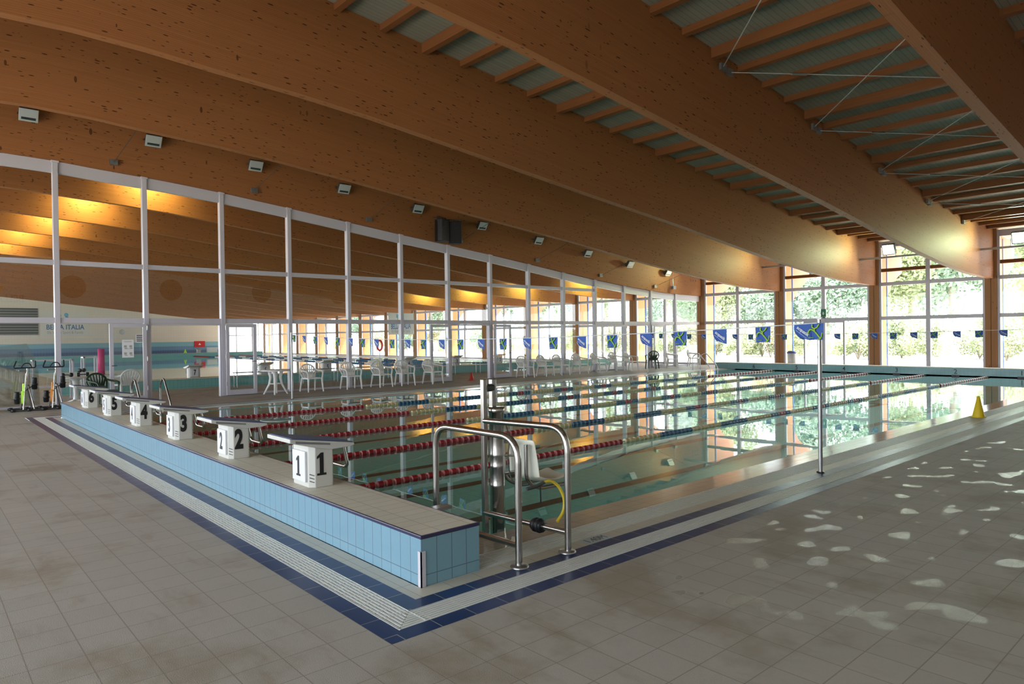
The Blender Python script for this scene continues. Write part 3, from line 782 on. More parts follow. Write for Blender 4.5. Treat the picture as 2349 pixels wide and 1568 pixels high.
for k in range(5): rope_full(k)
for k in range(3):
    x = 20.4+2.3*k; s2 = [(.2, 5, 'float_red')]; q = 5
    while q < 44: s2 += [(q, q+1.7, ('float_white', 'float_blue')[int(q/1.8) % 2])]; q += 1.8
    s2 += [(44, 49, 'float_red')]
    rope((x, 22.6, .01), (x, 71.9, .01), s2, 'lane rope in the long pool behind the glass, %s from the windows' % ('third', 'second', 'first')[k], .06, .24, detail=False)

# ------------------------------------------------------------------ backstroke flags
def pennant(parent, x, y, z, kind, rot, first_p={}):
    """kind 0: lettering, 1: swimmer emblem; local x runs along the line, hanging down -z"""
    key = kind
    if key not in first_p:
        m = MB(); n = 6
        for i in range(n):
            for j in range(n):
                def P(i, j):
                    u, v = i/n, j/n; w = .205
                    if kind == 0: ul = .0+.32*max(0, v-.35)**1.0*.205/.205; a = u*(w-ul*.2)+ul*.2*(1-0); 
                    else: ul = .03*v; a = ul*w+u*(w-ul*w*1.8)
                    xx = a-w/2; zz = -v*.195
                    if kind == 0 and v > .5: zz = -v*.195+(1-u)*.09*(v-.5)
                    return (xx, .012*math.sin(u*5+1)*v, zz)
                m.quad(P(i, j), P(i+1, j), P(i+1, j+1), P(i, j+1))
        o = m.build('pennant', 'flag_blue', parent, recalc=False)
        if kind == 0:
            t = text_mesh('lettering', 'acquatik', .055, 'flag_white', frame4((.014, -.016, -.085), (1, 0, -.72), (.72, 0, 1)), o, .0008, .001, .92)
            mm = MB(); mm.tube([(-.07, -.017, -.075), (.0, -.017, -.125), (.055, -.017, -.168)], .0022, 4); mm.build('underline', 'flag_white', o)
            mm = MB(); mm.tube([(-.092, -.004, -.09), (-.082, -.004, -.115), (-.05, -.004, -.150), (-.02, -.004, -.176)], .0035, 5); mm.build('hem', 'flag_white', o)
        else:
            mm = MB(); g = lambda u, v: (-.1+.2*u, -.014, -.195*(1-v))
            mm.tube([g(.13, .36), g(.15, .52), g(.26, .62), g(.40, .60), g(.55, .47), g(.70, .30), g(.86, .06)], .009, 6)
            mm.tube([g(.37, .93), g(.37, .76), g(.50, .66), g(.66, .74), g(.78, .93)], .009, 6); mm.tube([g(.50, .66), g(.52, .5)], .008, 6)
            mm.tube([g(.96, .42), g(.92, .22), g(.84, .06), g(.66, .02)], .007, 6)
            mm.build('emblem', 'flag_green', o)
            mm = MB(); mm.tube([g(.14, .12), g(.45, .13)], .004, 4); mm.build('caption_mark', 'flag_green', o)
        first_p[key] = o
    else:
        o = dup(first_p[key], parent); o.parent = parent
    o.location = (x, y, z); o.rotation_euler = (0, 0, rot); return o
def flagline(xl, ys, zf, kinds, ya, yb, label):
    e = empty('flag_line', (xl, 0, 0)); tag(e, label, 'flag line')
    m = MB(); n = 24
    m.tube([(0, ya+(yb-ya)*i/n, zf(ya+(yb-ya)*i/n)) for i in range(n+1)], .006, 6); m.build('cord', 'flag_white', e)
    for i, y in enumerate(ys): pennant(e, 0, y, zf(y), (i+kinds) % 2, -PI/2)
    return e
zn = lambda y: 1.60+.155*abs((y-7.6)/7.1)**2.0
nys = [14.834, 14.22, 13.563, 12.948, 12.308, 11.654, 11.075, 10.459, 9.795, 9.17, 8.578, 7.939, 7.325, 6.692, 6.073, 5.438, 4.804, 4.177, 3.55, 2.923, 2.33, 1.723, 1.12, .62, .47]
flagline(6.05, nys, zn, 1, .444, 14.9, 'line of blue and green pennants across the near end of the pool')
fys = [14.6, 14.125, 13.496, 12.747, 12.087, 11.382, 10.716, 10.064, 9.39, 8.759, 8.141, 7.489, 6.891, 6.3, 5.716, 5.133, 4.539, 3.974, 3.365, 2.798, 2.201, 1.6, 1.0]
flagline(21.7, fys, lambda y: 1.59+.10*abs((y-7.6)/7.1)**2, 0, .444, 14.8, 'line of small blue pennants across the far end of the pool')
def flag_pole(x, y, h, label):
    e = empty('flag_pole', (x, y, 0)); tag(e, label, 'pole', 'flag line poles')
    m = MB(); m.tube([(0, 0, 0), (0, 0, h)], .024, 12); m.build('shaft', 'dull_steel', e)
    m = MB(); m.lathe([(.0, .012), (.04, .012), (.05, 0)], (0, 0, 0), 16); m.build('collar', 'steel', e)
    m = MB(); m.box(-.02, .02, -.03, .02, h, h+.03); m.build('cord_clamp', 'white_plastic', e)
flag_pole(6.11, .444, 1.80, 'steel pole in the near deck holding the pennant line beside the drain grates')
flag_pole(6.0, 14.92, 1.80, 'thin steel pole in front of the white chairs, holding the pennant line')
flag_pole(21.7, 14.82, 1.72, 'steel pole on the far deck holding the small pennants')

# ------------------------------------------------------------------ pool lift
e = empty('pool_lift', (1.33, .45, 0)); tag(e, 'stainless steel pool lift with handrails and a white seat at the pool corner', 'pool lift')
def L(p): return (p[0]-1.33, p[1]-.45, p[2])
def ltube(name, pts, r, mat='steel', n=12, rd=None):
    q = [L(p) for p in pts]
    if rd: q = bend(q, rd, 8)
    m = MB(); m.tube(q, r, n); return m.build(name, mat, e)
ltube('guard_rail', [(1.33, .452, 0), (1.33, .445, .925), (1.33, 1.465, .925), (1.33, 1.465, -.5)], .026, rd=.19)
ltube('guard_rail', [(1.82, .436, 0), (1.82, .43, .95), (1.82, 1.42, .92)], .026, rd=.2)
ltube('cross_bar', [(1.33, .455, .15), (1.33, 1.465, .13)], .023)
ltube('cross_bar', [(1.82, .44, .15), (1.82, 1.43, .12)], .023)
for x in (1.33, 1.82):
    m = MB(); m.lathe([(0, .014), (.062, .014), (.068, .006), (.068, 0)], L((x, .445, 0)), 24); m.build('floor_flange', 'dull_steel', e)
m = MB(); m.box(1.80-1.33, 1.845-1.33, 1.41-.45, 1.455-.45, -.5, 1.28); m.build('upright', 'steel', e, bevel=.006)
m = MB(); m.box(1.925-1.33, 1.975-1.33, 1.44-.45, 1.49-.45, -.5, 1.275); m.build('upright', 'steel', e, bevel=.006)
ltube('roller', [(1.84, 1.44, 1.20), (1.94, 1.46, 1.20)], .034, 'dark_grey', 14)
m = MB(); m.lathe([(0, 1.03), (.072, 1.03), (.072, .985), (.066, .98), (.066, .62), (.069, .61), (.066, .60), (.066, .52), (.069, .51), (.066, .50), (.066, .35), (.069, .34), (.066, .33), (.066, -.9)], L((1.955, 1.42, 0)), 28)
m.build('lift_cylinder', 'steel', e)
ltube('cable', [(2.0, 1.36, .9), (2.03, 1.33, .75), (2.0, 1.34, .55), (2.02, 1.30, .38), (2.10, 1.28, .33), (2.2, 1.26, .33)], .006, 'dark_grey', 6, .08)
ltube('bracket', [(2.0, 1.40, .72), (2.13, 1.38, .70)], .012)
ltube('bracket', [(2.0, 1.40, .60), (2.13, 1.38, .585)], .012)
ltube('bracket', [(2.0, 1.40, .44), (2.13, 1.38, .44)], .016)
ltube('seat_frame', [(2.10, 1.50, .70), (2.10, 1.50, .38), (2.22, 1.48, .30), (2.62, 1.48, .29)], .018, 'steel', 10, .1)
ltube('seat_frame', [(2.12, 1.22, .70), (2.12, 1.22, .38), (2.24, 1.20, .30), (2.64, 1.20, .29)], .018, 'steel', 10, .1)
m = MB(); n = 14; k = 8; pr = []
for i in range(n+1):
    t = i/n
    if t < .5: s_ = t/.5; pr.append((2.15+.035*s_, .735-.33*s_))
    elif t < .62: s_ = (t-.5)/.12; pr.append((2.185+.07*s_, .405-.055*s_))
    else: s_ = (t-.62)/.38; pr.append((2.255+.43*s_, .35-.03*math.sin(s_*PI)+.0*s_))
grid = []
for i, (px_, pz) in enumerate(pr):
    hw = .17+.03*math.sin(min(1, i/n)*PI); row = []
    for j in range(k+1):
        v = 2*j/k-1; lift = .035*abs(v)**3
        row.append(L((px_+(lift*.8 if i < n*.55 else 0), 1.35+hw*v, pz+(lift if i >= n*.55 else 0))))
    grid.append(row)
vs = [p for r in grid for p in r]; fs = [(i*(k+1)+j, i*(k+1)+j+1, (i+1)*(k+1)+j+1, (i+1)*(k+1)+j) for i in range(n) for j in range(k)]
m.add(vs, fs, True); o = m.build('seat', 'seat_shell', e); md = o.modifiers.new('thick', 'SOLIDIFY'); md.thickness = .014; md2 = o.modifiers.new('sub', 'SUBSURF'); md2.levels = 1; md2.render_levels = 2
ltube('hose', [(2.21, 1.10, .375), (2.29, 1.09, .38), (2.38, 1.08, .32), (2.44, 1.07, .20), (2.42, 1.06, .09), (2.33, 1.06, .012)], .014, 'hose_yellow', 10, .08)
ltube('valve', [(2.05, 1.14, .335), (2.14, 1.12, .345), (2.22, 1.10, .375)], .017, 'dark_grey', 8)
ltube('strap', [(2.17, 1.10, .34), (2.175, 1.10, .20)], .007, 'black', 6)
m = MB()
for q, r_ in ((.0, .05), (.022, .058), (.045, .05), (.065, .057), (.088, .046)):
    m.lathe([(.02, -.012), (r_, -.008), (r_, .008), (.02, .012)], (0, 0, 0), 14, M4=Matrix.Translation(L((1.82, .72+q, .142))) @ Matrix.Rotation(PI/2, 4, 'X'))
m.build('cloth_wrap', 'black', e)
m = MB(); m.lathe([(.0, .05), (.012, .05), (.016, .03), (.03, .012), (.046, .004), (.046, 0)], (0, 0, 0), 20); o = m.build('plastic_funnel', 'seat_shell'); o.location = (1.70, .93, -.012); tag(o, 'small cream plastic funnel on the grate under the pool lift', 'funnel')
m = MB(); m.box(-.12, .10, -.045, .045, -.012, .012); o = m.build('hinge_plate', 'dull_steel'); o.location = (1.2, 1.25, .30); tag(o, 'dull steel plate between the tiled wall corner and the lift', 'metal plate')

# depth marking
m = MB(); m.quad((2.08, .45, .0012), (2.36, .45, .0012), (2.36, .575, .0012), (2.08, .575, .0012)); o = m.build('depth_tile', 'depth_blue', recalc=False)
tag(o, 'pale blue depth marker tile in the deck reading 1.40M', 'depth marker')
text_mesh('lettering', '1.40M', .115, 'edge_navy', frame4((2.22, .512, .0022), (1, 0, 0), (0, 1, 0)), o, .0003, .0, .84)

# ------------------------------------------------------------------ chairs and tables
def plastic_chair(mat):
    e = empty('plastic_chair')
    m = MB()
    for i in range(6):
        a = -.21+.42*i/6
        m.box(a+.004, a+.066, -.20, .20, .415, .43)
    m.box(-.225, .225, -.23, -.195, .40, .435); m.box(-.225, .225, .19, .215, .40, .435)
    m.box(-.235, -.205, -.22, .2, .395, .435); m.box(.205, .235, -.22, .2, .395, .435); m.build('seat', mat, e)
    # fan back: slats spread upward, round top rail
    m = MB(); top = []
    for i in range(13):
        t = PI*i/12; top.append((-.255*math.cos(t), .245+.03*math.sin(t)+.035, .63+.215*math.sin(t)))
    m.tube([(-.20, .20, .43), (-.235, .25, .55)]+top+[(.235, .25, .55), (.20, .20, .43)], .026, 8); m.box(-.2, .2, .2, .225, .42, .53)
    m.build('back_rim', mat, e)
    m = MB()
    for i in range(7):
        u = -1+2*i/6; x0_ = .13*u; x1_ = .225*u; zt = .63+.215*math.sqrt(max(0, 1-(x1_/.255)**2))
        m.tube([(x0_, .205, .43), (x0_*1.12, .235, .55), (x1_*.93, .27, .70), (x1_, .30, zt)], [.030, .027, .024, .02], 6)
    m.build('back_slats', mat, e)
    for s in (-1, 1):
        m = MB(); m.tube([(s*.245, .27, .69), (s*.27, .12, .66), (s*.275, -.10, .645), (s*.265, -.21, .625), (s*.25, -.235, .55), (s*.235, -.22, .42)], [.022, .027, .03, .028, .024, .024], 8); m.build('armrest', mat, e)
    for sx in (-1, 1):
        for sy in (-1, 1):
            a = (sx*.225, -.215 if sy < 0 else .205); b = (sx*.255, -.25 if sy < 0 else .285)
            m = MB(); m.tube([(a[0], a[1], .425), (b[0], b[1], 0)], [.036, .022], 6); m.build('leg', mat, e)
    return e
cw = plastic_chair('white_plastic'); cg = plastic_chair('chair_green')
CH = [(7.584, 17.05, 'behind the flag pole, beside the round white table'), (8.949, 17.05, 'second in the row from the round white table'), (10.066, 17.0, 'third in the row from the round white table'),
      (10.981, 17.0, 'fourth in the row from the round white table'), (12.142, 16.98, 'against the door leaf before the red cone'), (16.548, 16.9, 'first after the doorway with the red cone'),
      (17.668, 16.9, 'second after the doorway with the red cone'), (18.534, 16.85, 'third after the doorway with the red cone'), (19.702, 16.87, 'fourth after the doorway with the red cone'),
      (20.927, 16.9, 'fifth after the red cone doorway'), (22.151, 16.9, 'sixth after the red cone doorway, at a door leaf'), (23.033, 16.8, 'just before the dark green chair by the windows'),
      (26.4, 16.9, 'past the dark green chair, second from the corner column'), (28.1, 16.8, 'last in the row, beside the corner column')]
for i, (x, y, l) in enumerate(CH):
    o = cw if i == 0 else dup(cw)
    o.location = (x, y, 0); o.rotation_euler = (0, 0, [.05, -.06, .08, -.1, .12, -.12, .1, .05, -.08, .1, -.05, .12, .5, .4][i]); tag(o, 'white plastic armchair ' + l, 'chair', 'white plastic chairs')
o = dup(cw); o.location = (2.75, 18.7, 0); o.rotation_euler = (0, 0, PI+.2); tag(o, 'white plastic armchair seen dimly behind the glass door leaf with the paper notice', 'chair', 'white plastic chairs')
cg.location = (24.9, 17.0, 0); cg.rotation_euler = (0, 0, -1.2); tag(cg, 'dark green plastic armchair in the far doorway', 'chair')
o = dup(cg); o.location = (1.75, 16.4, 0); o.rotation_euler = (0, 0, .35); tag(o, 'dark green plastic armchair behind starting blocks 4 and 5', 'chair')
e = empty('garden_table', (6.4, 17.0, 0)); tag(e, 'round white plastic table at the head of the chair row', 'table')
m = MB(); m.lathe([(0, .735), (.44, .735), (.46, .725), (.46, .70), (.42, .69), (0, .69)], (0, 0, 0), 32); m.build('table_top', 'white_plastic', e)
for k in range(4):
    a = PI/4+k*PI/2+.3; m = MB()
    m.tube([(.17*math.cos(a), .17*math.sin(a), .69), (.14*math.cos(a), .14*math.sin(a), .50), (.18*math.cos(a), .18*math.sin(a), .30), (.34*math.cos(a), .34*math.sin(a), 0)], [.06, .045, .035, .022], 8); m.build('leg', 'white_plastic', e)
m = MB(); m.lathe([(.13, .30), (.17, .30), (.17, .33), (.13, .33), (.13, .30)], (0, 0, 0), 20); m.build('leg_ring', 'white_plastic', e)
def pedestal(x, y, label):
    e = empty('pedestal_table', (x, y, 0)); tag(e, label, 'table')
    m = MB(); m.lathe([(0, .72), (.38, .72), (.40, .71), (.40, .69), (.12, .675), (0, .67)], (0, 0, 0), 28); m.build('table_top', 'white_plastic', e)
    m = MB(); m.lathe([(.16, .68), (.08, .6), (.065, .45), (.06, .2), (.07, .1), (.12, .03), (.2, .0)], (0, 0, 0), 20); m.build('pedestal', 'white_plastic', e)
    for k in range(4):
        a = PI/4+k*PI/2; m = MB(); m.tube([(.06*math.cos(a), .06*math.sin(a), .07), (.22*math.cos(a), .22*math.sin(a), .03), (.36*math.cos(a), .36*math.sin(a), .012)], [.05, .035, .02], 8); m.build('foot', 'white_plastic', e)
pedestal(1.47, 18.3, 'white pedestal table with black foam weights on it, behind the glass')
pedestal(2.18, 18.9, 'white pedestal table under the pink foam roll behind the glass')
m = MB(); m.lathe([(0, 0), (.085, 0), (.085, .72), (0, .72)], (2.18, 18.9, .72), 24); m.sm = [False]*0+m.sm; o = m.build('foam_roll', 'pink_foam'); tag(o, 'tall pink foam roll standing on a white table behind the glass', 'foam roll')
def dumbbell(x, y, z, rz, s, label, up=False):
    e = empty('foam_dumbbell', (x, y, z), rz); tag(e, label, 'dumbbell')
    m = MB(); R = Matrix.Rotation(PI/2, 4, 'Y'); m.tube([(-.14*s, 0, 0), (.14*s, 0, 0)], .016*s, 8); m.build('bar', 'dark_grey', e)
    for q in (-1, 1):
        m = MB(); m.lathe([(0, -.04*s), (.06*s, -.04*s), (.066*s, -.02*s), (.066*s, .02*s), (.06*s, .04*s), (0, .04*s)], (0, 0, 0), 14, M4=Matrix.Translation((q*.12*s, 0, 0)) @ R); m.build('float_disc', 'black', e)
dumbbell(1.25, 18.2, .776, .3, .85, 'black foam dumbbell at the post side of the white pedestal table')
dumbbell(1.62, 18.2, .776, -.2, .85, 'black foam dumbbell lying under another on the white pedestal table')
dumbbell(1.60, 18.25, .885, .9, .8, 'black foam dumbbell on top of another on the pedestal table')
# white frame rack behind the glass
def rack(x0, y0, w, h, label):
    e = empty('tube_rack', (x0, y0, 0)); tag(e, label, 'rack')
    for a in (0, w):
        m = MB(); m.box(a-.02, a+.02, -.02, .02, 0, h); m.box(a-.02, a+.02, .38, .42, 0, h); m.box(a-.02, a+.02, -.02, .42, h-.04, h); m.build('side_frame', 'white_paint', e)
    for z in (.35, h-.04):
        m = MB(); m.box(.02, w-.02, -.02, .02, z, z+.04); m.box(.02, w-.02, .38, .42, z, z+.04); m.build('rail', 'white_paint', e)
rack(.75, 20.2, .95, 1.15, 'wide white framed rack behind the exercise bikes and glass')
rack(2.05, 20.6, .35, 1.2, 'narrow white framed rack just beside the pink roll')

# ------------------------------------------------------------------ aqua bikes in the left bay
def bike(x, y, mat, label):
    e = empty('aqua_bike', (x, y, 0)); tag(e, label, 'exercise bike', 'aqua bikes')
    for a in (-.28, .28):
        m = MB(); m.tube([(-.36, a, .03), (.36, a, .03)], .022, 8)
        m.build('base_bar', 'dark_grey', e)
        for q in (-.3, .02, .3):
            m = MB(); m.lathe([(0, -.04), (.036, -.04), (.036, .04), (0, .04)], (0, 0, 0), 10, M4=Matrix.Translation((q, a, .035)) @ Matrix.Rotation(PI/2, 4, 'Y')); m.build('foot_pad', 'black', e)
    m = MB(); m.tube([(-.10, -.27, .04), (-.01, -.05, .9)], .016, 8); m.tube([(.12, -.27, .04), (.03, -.04, .62)], .016, 8); m.tube([(-.10, .27, .04), (-.02, .1, .62)], .016, 8); m.tube([(.12, .27, .04), (.03, .12, .55)], .016, 8); m.tube([(-.04, -.05, .55), (.04, .2, .55)], .016, 8); m.build('frame', 'steel', e)
    m = MB(); m.tube([(0, -.05, .6), (.01, -.08, 1.05)], .018, 8); m.build('stem', 'steel', e)
    m = MB(); m.tube(bend([(-.20, -.02, 1.20), (-.27, -.12, 1.04), (.17, -.12, 1.04), (.18, -.02, 1.20)], .04), .015, 8); m.tube(bend([(-.13, -.12, 1.04), (-.06, -.14, 1.15), (.05, -.14, 1.15), (.10, -.12, 1.04)], .05), .013, 8); m.build('handlebar', 'black', e)
    m = MB(); m.tube([(-.07, -.1, .40), (-.065, -.08, .66)], .032, 10); m.build('upright_sleeve', mat, e)
    m = MB(); m.lathe([(0, 0), (.045, 0), (.055, .05), (.05, .30), (0, .31)], (-.08, -.13, .18), 12); m.build('water_float', mat, e)
    m = MB(); m.box(-.16, .0, -.06, .06, .95, .985); m.build('saddle', 'metal_panel', e, bevel=.015)
    for (q, w, z) in ((-.21, -.12, .18), (.17, .1, .50)):
        m = MB(); m.lathe([(.045, 0), (.06, .02), (.06, .1), (.07, .11), (.07, .14), (.058, .15), (.058, .27), (.05, .29), (0, .29)], (q, w, z), 14); m.build('pedal_boot', 'black', e)
    m = MB(); m.tube([(-.21, -.12, .36), (-.03, 0, .48), (.17, .1, .62)], .012, 6); m.build('crank', 'dark_grey', e)
bike(.25, 17.05, 'cone_lime', 'exercise bike with a lime green float, standing before the glass')
bike(1.02-.18, 17.1, 'orange_plastic', 'exercise bike with an orange float, beside the white post of the glazed wall')
bike(-.75, 17.1, 'dark_grey', 'exercise bike with a dark float, cut off by the picture edge')
m = MB(); pts = []
poly = [(-2.2, 0), (.62, 0), (.60, .9), (.50, 1.32), (.36, 1.62), (-.6, 1.5), (-2.2, 1.3)]
m.prism(poly, 1, 17.95, 17.96); o = m.build('reflection_sheet', 'acrylic'); tag(o, 'clear acrylic sheet added to suggest the dark reflection behind the bikes', 'screen')  # sheet added to suggest a dark reflection; not a real screen

# ------------------------------------------------------------------ cones
def cone(x, y, z, h, r, mat, label, base=True):
    e = empty('training_cone', (x, y, z)); tag(e, label, 'cone')
    m = MB(); m.lathe([(r, .012), (r*.22, h-.01), (r*.14, h), (0, h)], (0, 0, 0), 24); m.build('body', mat, e)
    m = MB(); m.lathe([(r*1.25, 0), (r*1.25, .01), (r*.95, .014)], (0, 0, 0), 24) if mat != 'cone_red' else m.box(-r*1.15, r*1.15, -r*1.15, r*1.15, 0, .012); m.build('base', mat, e)
cone(13.32, .69, -.002, .40, .105, 'cone_yellow', 'yellow cone on the overflow grate at the near pool side')
cone(14.05, 17.2, 0, .31, .095, 'cone_red', 'red cone in the doorway of the glazed wall')
cone(19.7, 72.2, .345, .42, .14, 'cone_lime', 'tiny lime green cone at the far end of the next hall')
cone(24.3, 72.9, 0, .4, .12, 'cone_red', 'tiny red cone below the fire sign at the far end of the next hall')
cone(13.0, 22.2, .345, .35, .11, 'cone_yellow', 'yellow cone on the teal wall beside block 4 behind the glass')

# ------------------------------------------------------------------ ladders, bin
def ladder(x, y, w, label, tw=0):
    e = empty('pool_ladder', (x, y, 0), tw); tag(e, label, 'ladder', 'pool ladders')
    for a in (-w/2, w/2):
        m = MB(); m.tube(bend([(a, .45, 0), (a, .45, .62), (a, .15, .78), (a, -.45, .15), (a, -.5, -.95)], .14), .021, 10); m.build('rail', 'steel', e)
    for z in (-.3, -.6):
        m = MB(); m.box(-w/2, w/2, -.53, -.46, z, z+.02); m.build('step', 'steel', e)
ladder(25.3, 14.35, .62, 'steel pool ladder in the far corner by the lane numbers')
ladder(2.35, 14.4, .62, 'steel pool ladder behind starting blocks 5 and 6')
e = empty('bin', (29.3, 12.25, 0)); tag(e, 'white bin with a blue lid at the window wall above lane 5', 'bin')
m = MB(); m.lathe([(0, 0), (.17, 0), (.2, .68), (0, .68)], (0, 0, 0), 16); m.build('body', 'white_plastic', e)
m = MB(); m.lathe([(0, .79), (.15, .79), (.215, .72), (.215, .68), (0, .68)], (0, 0, 0), 16); m.build('lid', 'bin_blue', e)

# ------------------------------------------------------------------ fixtures on the beam over the glazed wall
def floodlight(x, y, z, tilt, label, name='floodlight', rz=0.0):
    e = empty(name, (x, y, z), rz); tag(e, label, 'floodlight', 'floodlights over the glazed wall')
    Rm = Matrix.Rotation(tilt, 4, 'X')
    m = MB(); m.box(-.19, .19, -.06, .07, -.16, .14, M4=Rm); m.build('housing', 'dark_grey', e, bevel=.02)
    m = MB(); m.box(-.20, .20, -.085, -.06, -.17, .15, M4=Rm); m.build('rim', 'lamp_white', e, bevel=.01)
    m = MB(); m.box(-.15, .15, -.09, -.084, -.12, -.06, M4=Rm); m.build('lens', 'lamp_glass', e)
    m = MB(); m.tube([(-.21, 0, 0), (-.21, .17, .02), (.21, .17, .02), (.21, 0, 0)], .014, 6, M4=None); m.build('yoke', 'dark_grey', e)
    return e
FLL = ['tenth from the windows', 'ninth from the windows', 'eighth from the windows', 'seventh from the windows', 'sixth, before the loudspeakers', 'fifth from the windows, after the loudspeakers', 'fourth from the windows', 'third from the windows', 'second from the windows', 'first from the windows']
for k, (x, z) in enumerate([(.417, 7.246), (3.219, 7.107), (6.019, 6.865), (8.926, 6.56), (11.816, 6.232), (14.767, 5.914), (17.755, 5.592), (20.767, 5.264), (23.714, 4.958), (26.702, 4.723)]):
    floodlight(x, 17.33, z+.03, .6, 'unlit white floodlight over the glazed wall, ' + FLL[k])
def speaker(x, z, rz, label):
    e = empty('loudspeaker', (x, 17.12, z), rz); tag(e, label, 'loudspeaker')
    m = MB(); m.prism([(-.24, -.02), (-.22, -.19), (.22, -.19), (.24, -.02), (.15, .2), (-.15, .2)], 2, -.42, .38); m.build('cabinet', 'black', e, bevel=.02)
    m = MB(); m.box(-.2, .2, -.2, -.188, -.38, .05); m.build('grille', 'black', e)
    m = MB(); m.box(-.12, .12, -.2, -.188, .12, .34); m.build('horn', 'black', e); 
    m = MB(); m.tube([(-.22, 0, .30), (-.24, 0, .46), (.24, 0, .46), (.22, 0, .30)], .018, 6); m.tube([(0, 0, .46), (0, .38, .50)], .02, 6); m.build('bracket', 'dark_grey', e)
speaker(12.70, 5.53, .25, 'black loudspeaker hung on the timber beam, facing the starting blocks')
speaker(13.30, 5.50, -.55, 'black loudspeaker with square horn, turned toward the windows')
# tie rods with brackets
def rod(a, b, label, group, turn=True, name='tie_rod', mat='lamp_white', r=.010):
    e = empty(name, a); tag(e, label, 'tie rod', group)
    A, B = Vector(a), Vector(b); d = B-A
    m = MB(); m.tube([(0, 0, 0), d], r, 6); m.build('rod', mat, e)
    if turn:
        m = MB(); c = d*.22; m.tube([c, c+d.normalized()*.3], .026, 8); m.build('turnbuckle', 'dull_steel', e)
    m = MB(); m.box(-.10, .10, -.03, .03, -.07, .07); m.build('end_plate', 'metal_panel', e)
    return e
n3 = [(10.633-4.0*2, 8.2), (10.633-4.0, 7.75), (10.633, 7.327), (14.668, 6.853), (18.755, 6.348), (22.575, 5.872), (26.217, 5.441)]
n3 = [(x, zdeck(x)-.27) for x, _ in n3]
for k in range(6):
    (xa, za), (xb, zb) = n3[k], n3[k+1]
    rod((xa+.15, 4.35, za-.04), (xb, .3, zb), 'thin steel tie rod sloping away from the braced roof beam, number %d' % (k+1), 'roof tie rods', True)
    rod((xb-.1, 4.35, zb), (xa, .3, za), 'thin steel tie rod crossing back under the roof, number %d' % (k+1), 'roof tie rods', False)
n0 = [(2.283, 6.323+.35), (6.022, 6.006+.35), (9.921, 5.58+.35), (13.812, 5.146+.35), (17.829, 4.774+.3), (21.791, 4.29+.3), (25.846, 3.966+.3)]
n0 = [(2.283, 6.323), (6.022, 6.15), (9.921, 5.62), (13.812, 5.25), (17.829, 4.80), (21.791, 4.36), (25.846, 4.02)]
for k, (x, z) in enumerate(n0):
    z = max(z, zlow(x)+.22)
    rod((x, 17.46, z), (x+.6, 13.35, zlow(x)+1.7), 'thin tie rod anchored on the beam over the glazed wall, number %d along' % (k+1), 'rods by the glazed wall', False, mat='dark_grey', r=.007)
# bars with lit floodlights at the window ends of the beams
def bar(ya, yb, x, z, lit, label, ltext):
    e = empty('mounting_bar', (x, ya, z)); tag(e, label, 'mounting bar')
    m = MB(); m.box(-.04, .04, 0, yb-ya, -.04, .04); m.build('bar', 'metal_panel', e)
    m = MB(); m.box(-.02, .02, .02, .06, .04, .75); m.build('hanger', 'metal_panel', e)
    yl = lit
    f = empty('floodlight', (x-.05, yl, z+.30)); tag(f, ltext, 'floodlight')
    Rm = Matrix.Rotation(-PI/2, 4, 'Z') @ Matrix.Rotation(.35, 4, 'X')
    m = MB(); m.box(-.24, .24, -.02, .14, -.22, .22, M4=Rm); m.build('housing', 'dark_grey', f, bevel=.02)
    m = MB(); m.box(-.20, .20, -.032, -.022, -.17, .18, M4=Rm); m.build('lens', EMI, f)
    m = MB(); m.tube([(0, -.26, 0), (0, -.26, -.28), (0, .26, -.28), (0, .26, 0)], .015, 6); m.build('yoke', 'dark_grey', f)
    ld = bpy.data.lights.new('lamp', 'SPOT'); ld.energy = 110; ld.color = (.85, 1.0, .22); ld.spot_size = 1.5; ld.spot_blend = .9; ld.shadow_soft_size = .18
    lo = bpy.data.objects.new('lamp', ld); COL.objects.link(lo); lo.location = (-.12, 0, .03); lo.parent = f
    lo.rotation_euler = Vector((-.92, .52, .02)).to_track_quat('-Z', 'Y').to_euler()
bar(13.30, 17.50, 28.2, 4.78, 15.9, 'steel bar at the windows between the two beams by the glazed wall', 'lit floodlight hidden behind the beam in front of the glazed wall')
bar(8.92, 13.08, 28.2, 4.72, 11.6, 'steel bar between beams at the windows, above lanes 5 and 6', 'lit floodlight behind the middle beam at the windows')
bar(4.59, 8.70, 28.2, 4.68, 7.56, 'steel bar at the windows between the middle beam and the next', 'bright lit floodlight between two beams above lanes 3 and 4')
bar(.25, 4.37, 28.2, 4.66, 3.17, 'steel bar at the windows above lanes 1 and 2', 'bright lit floodlight above the windows over lane 1')
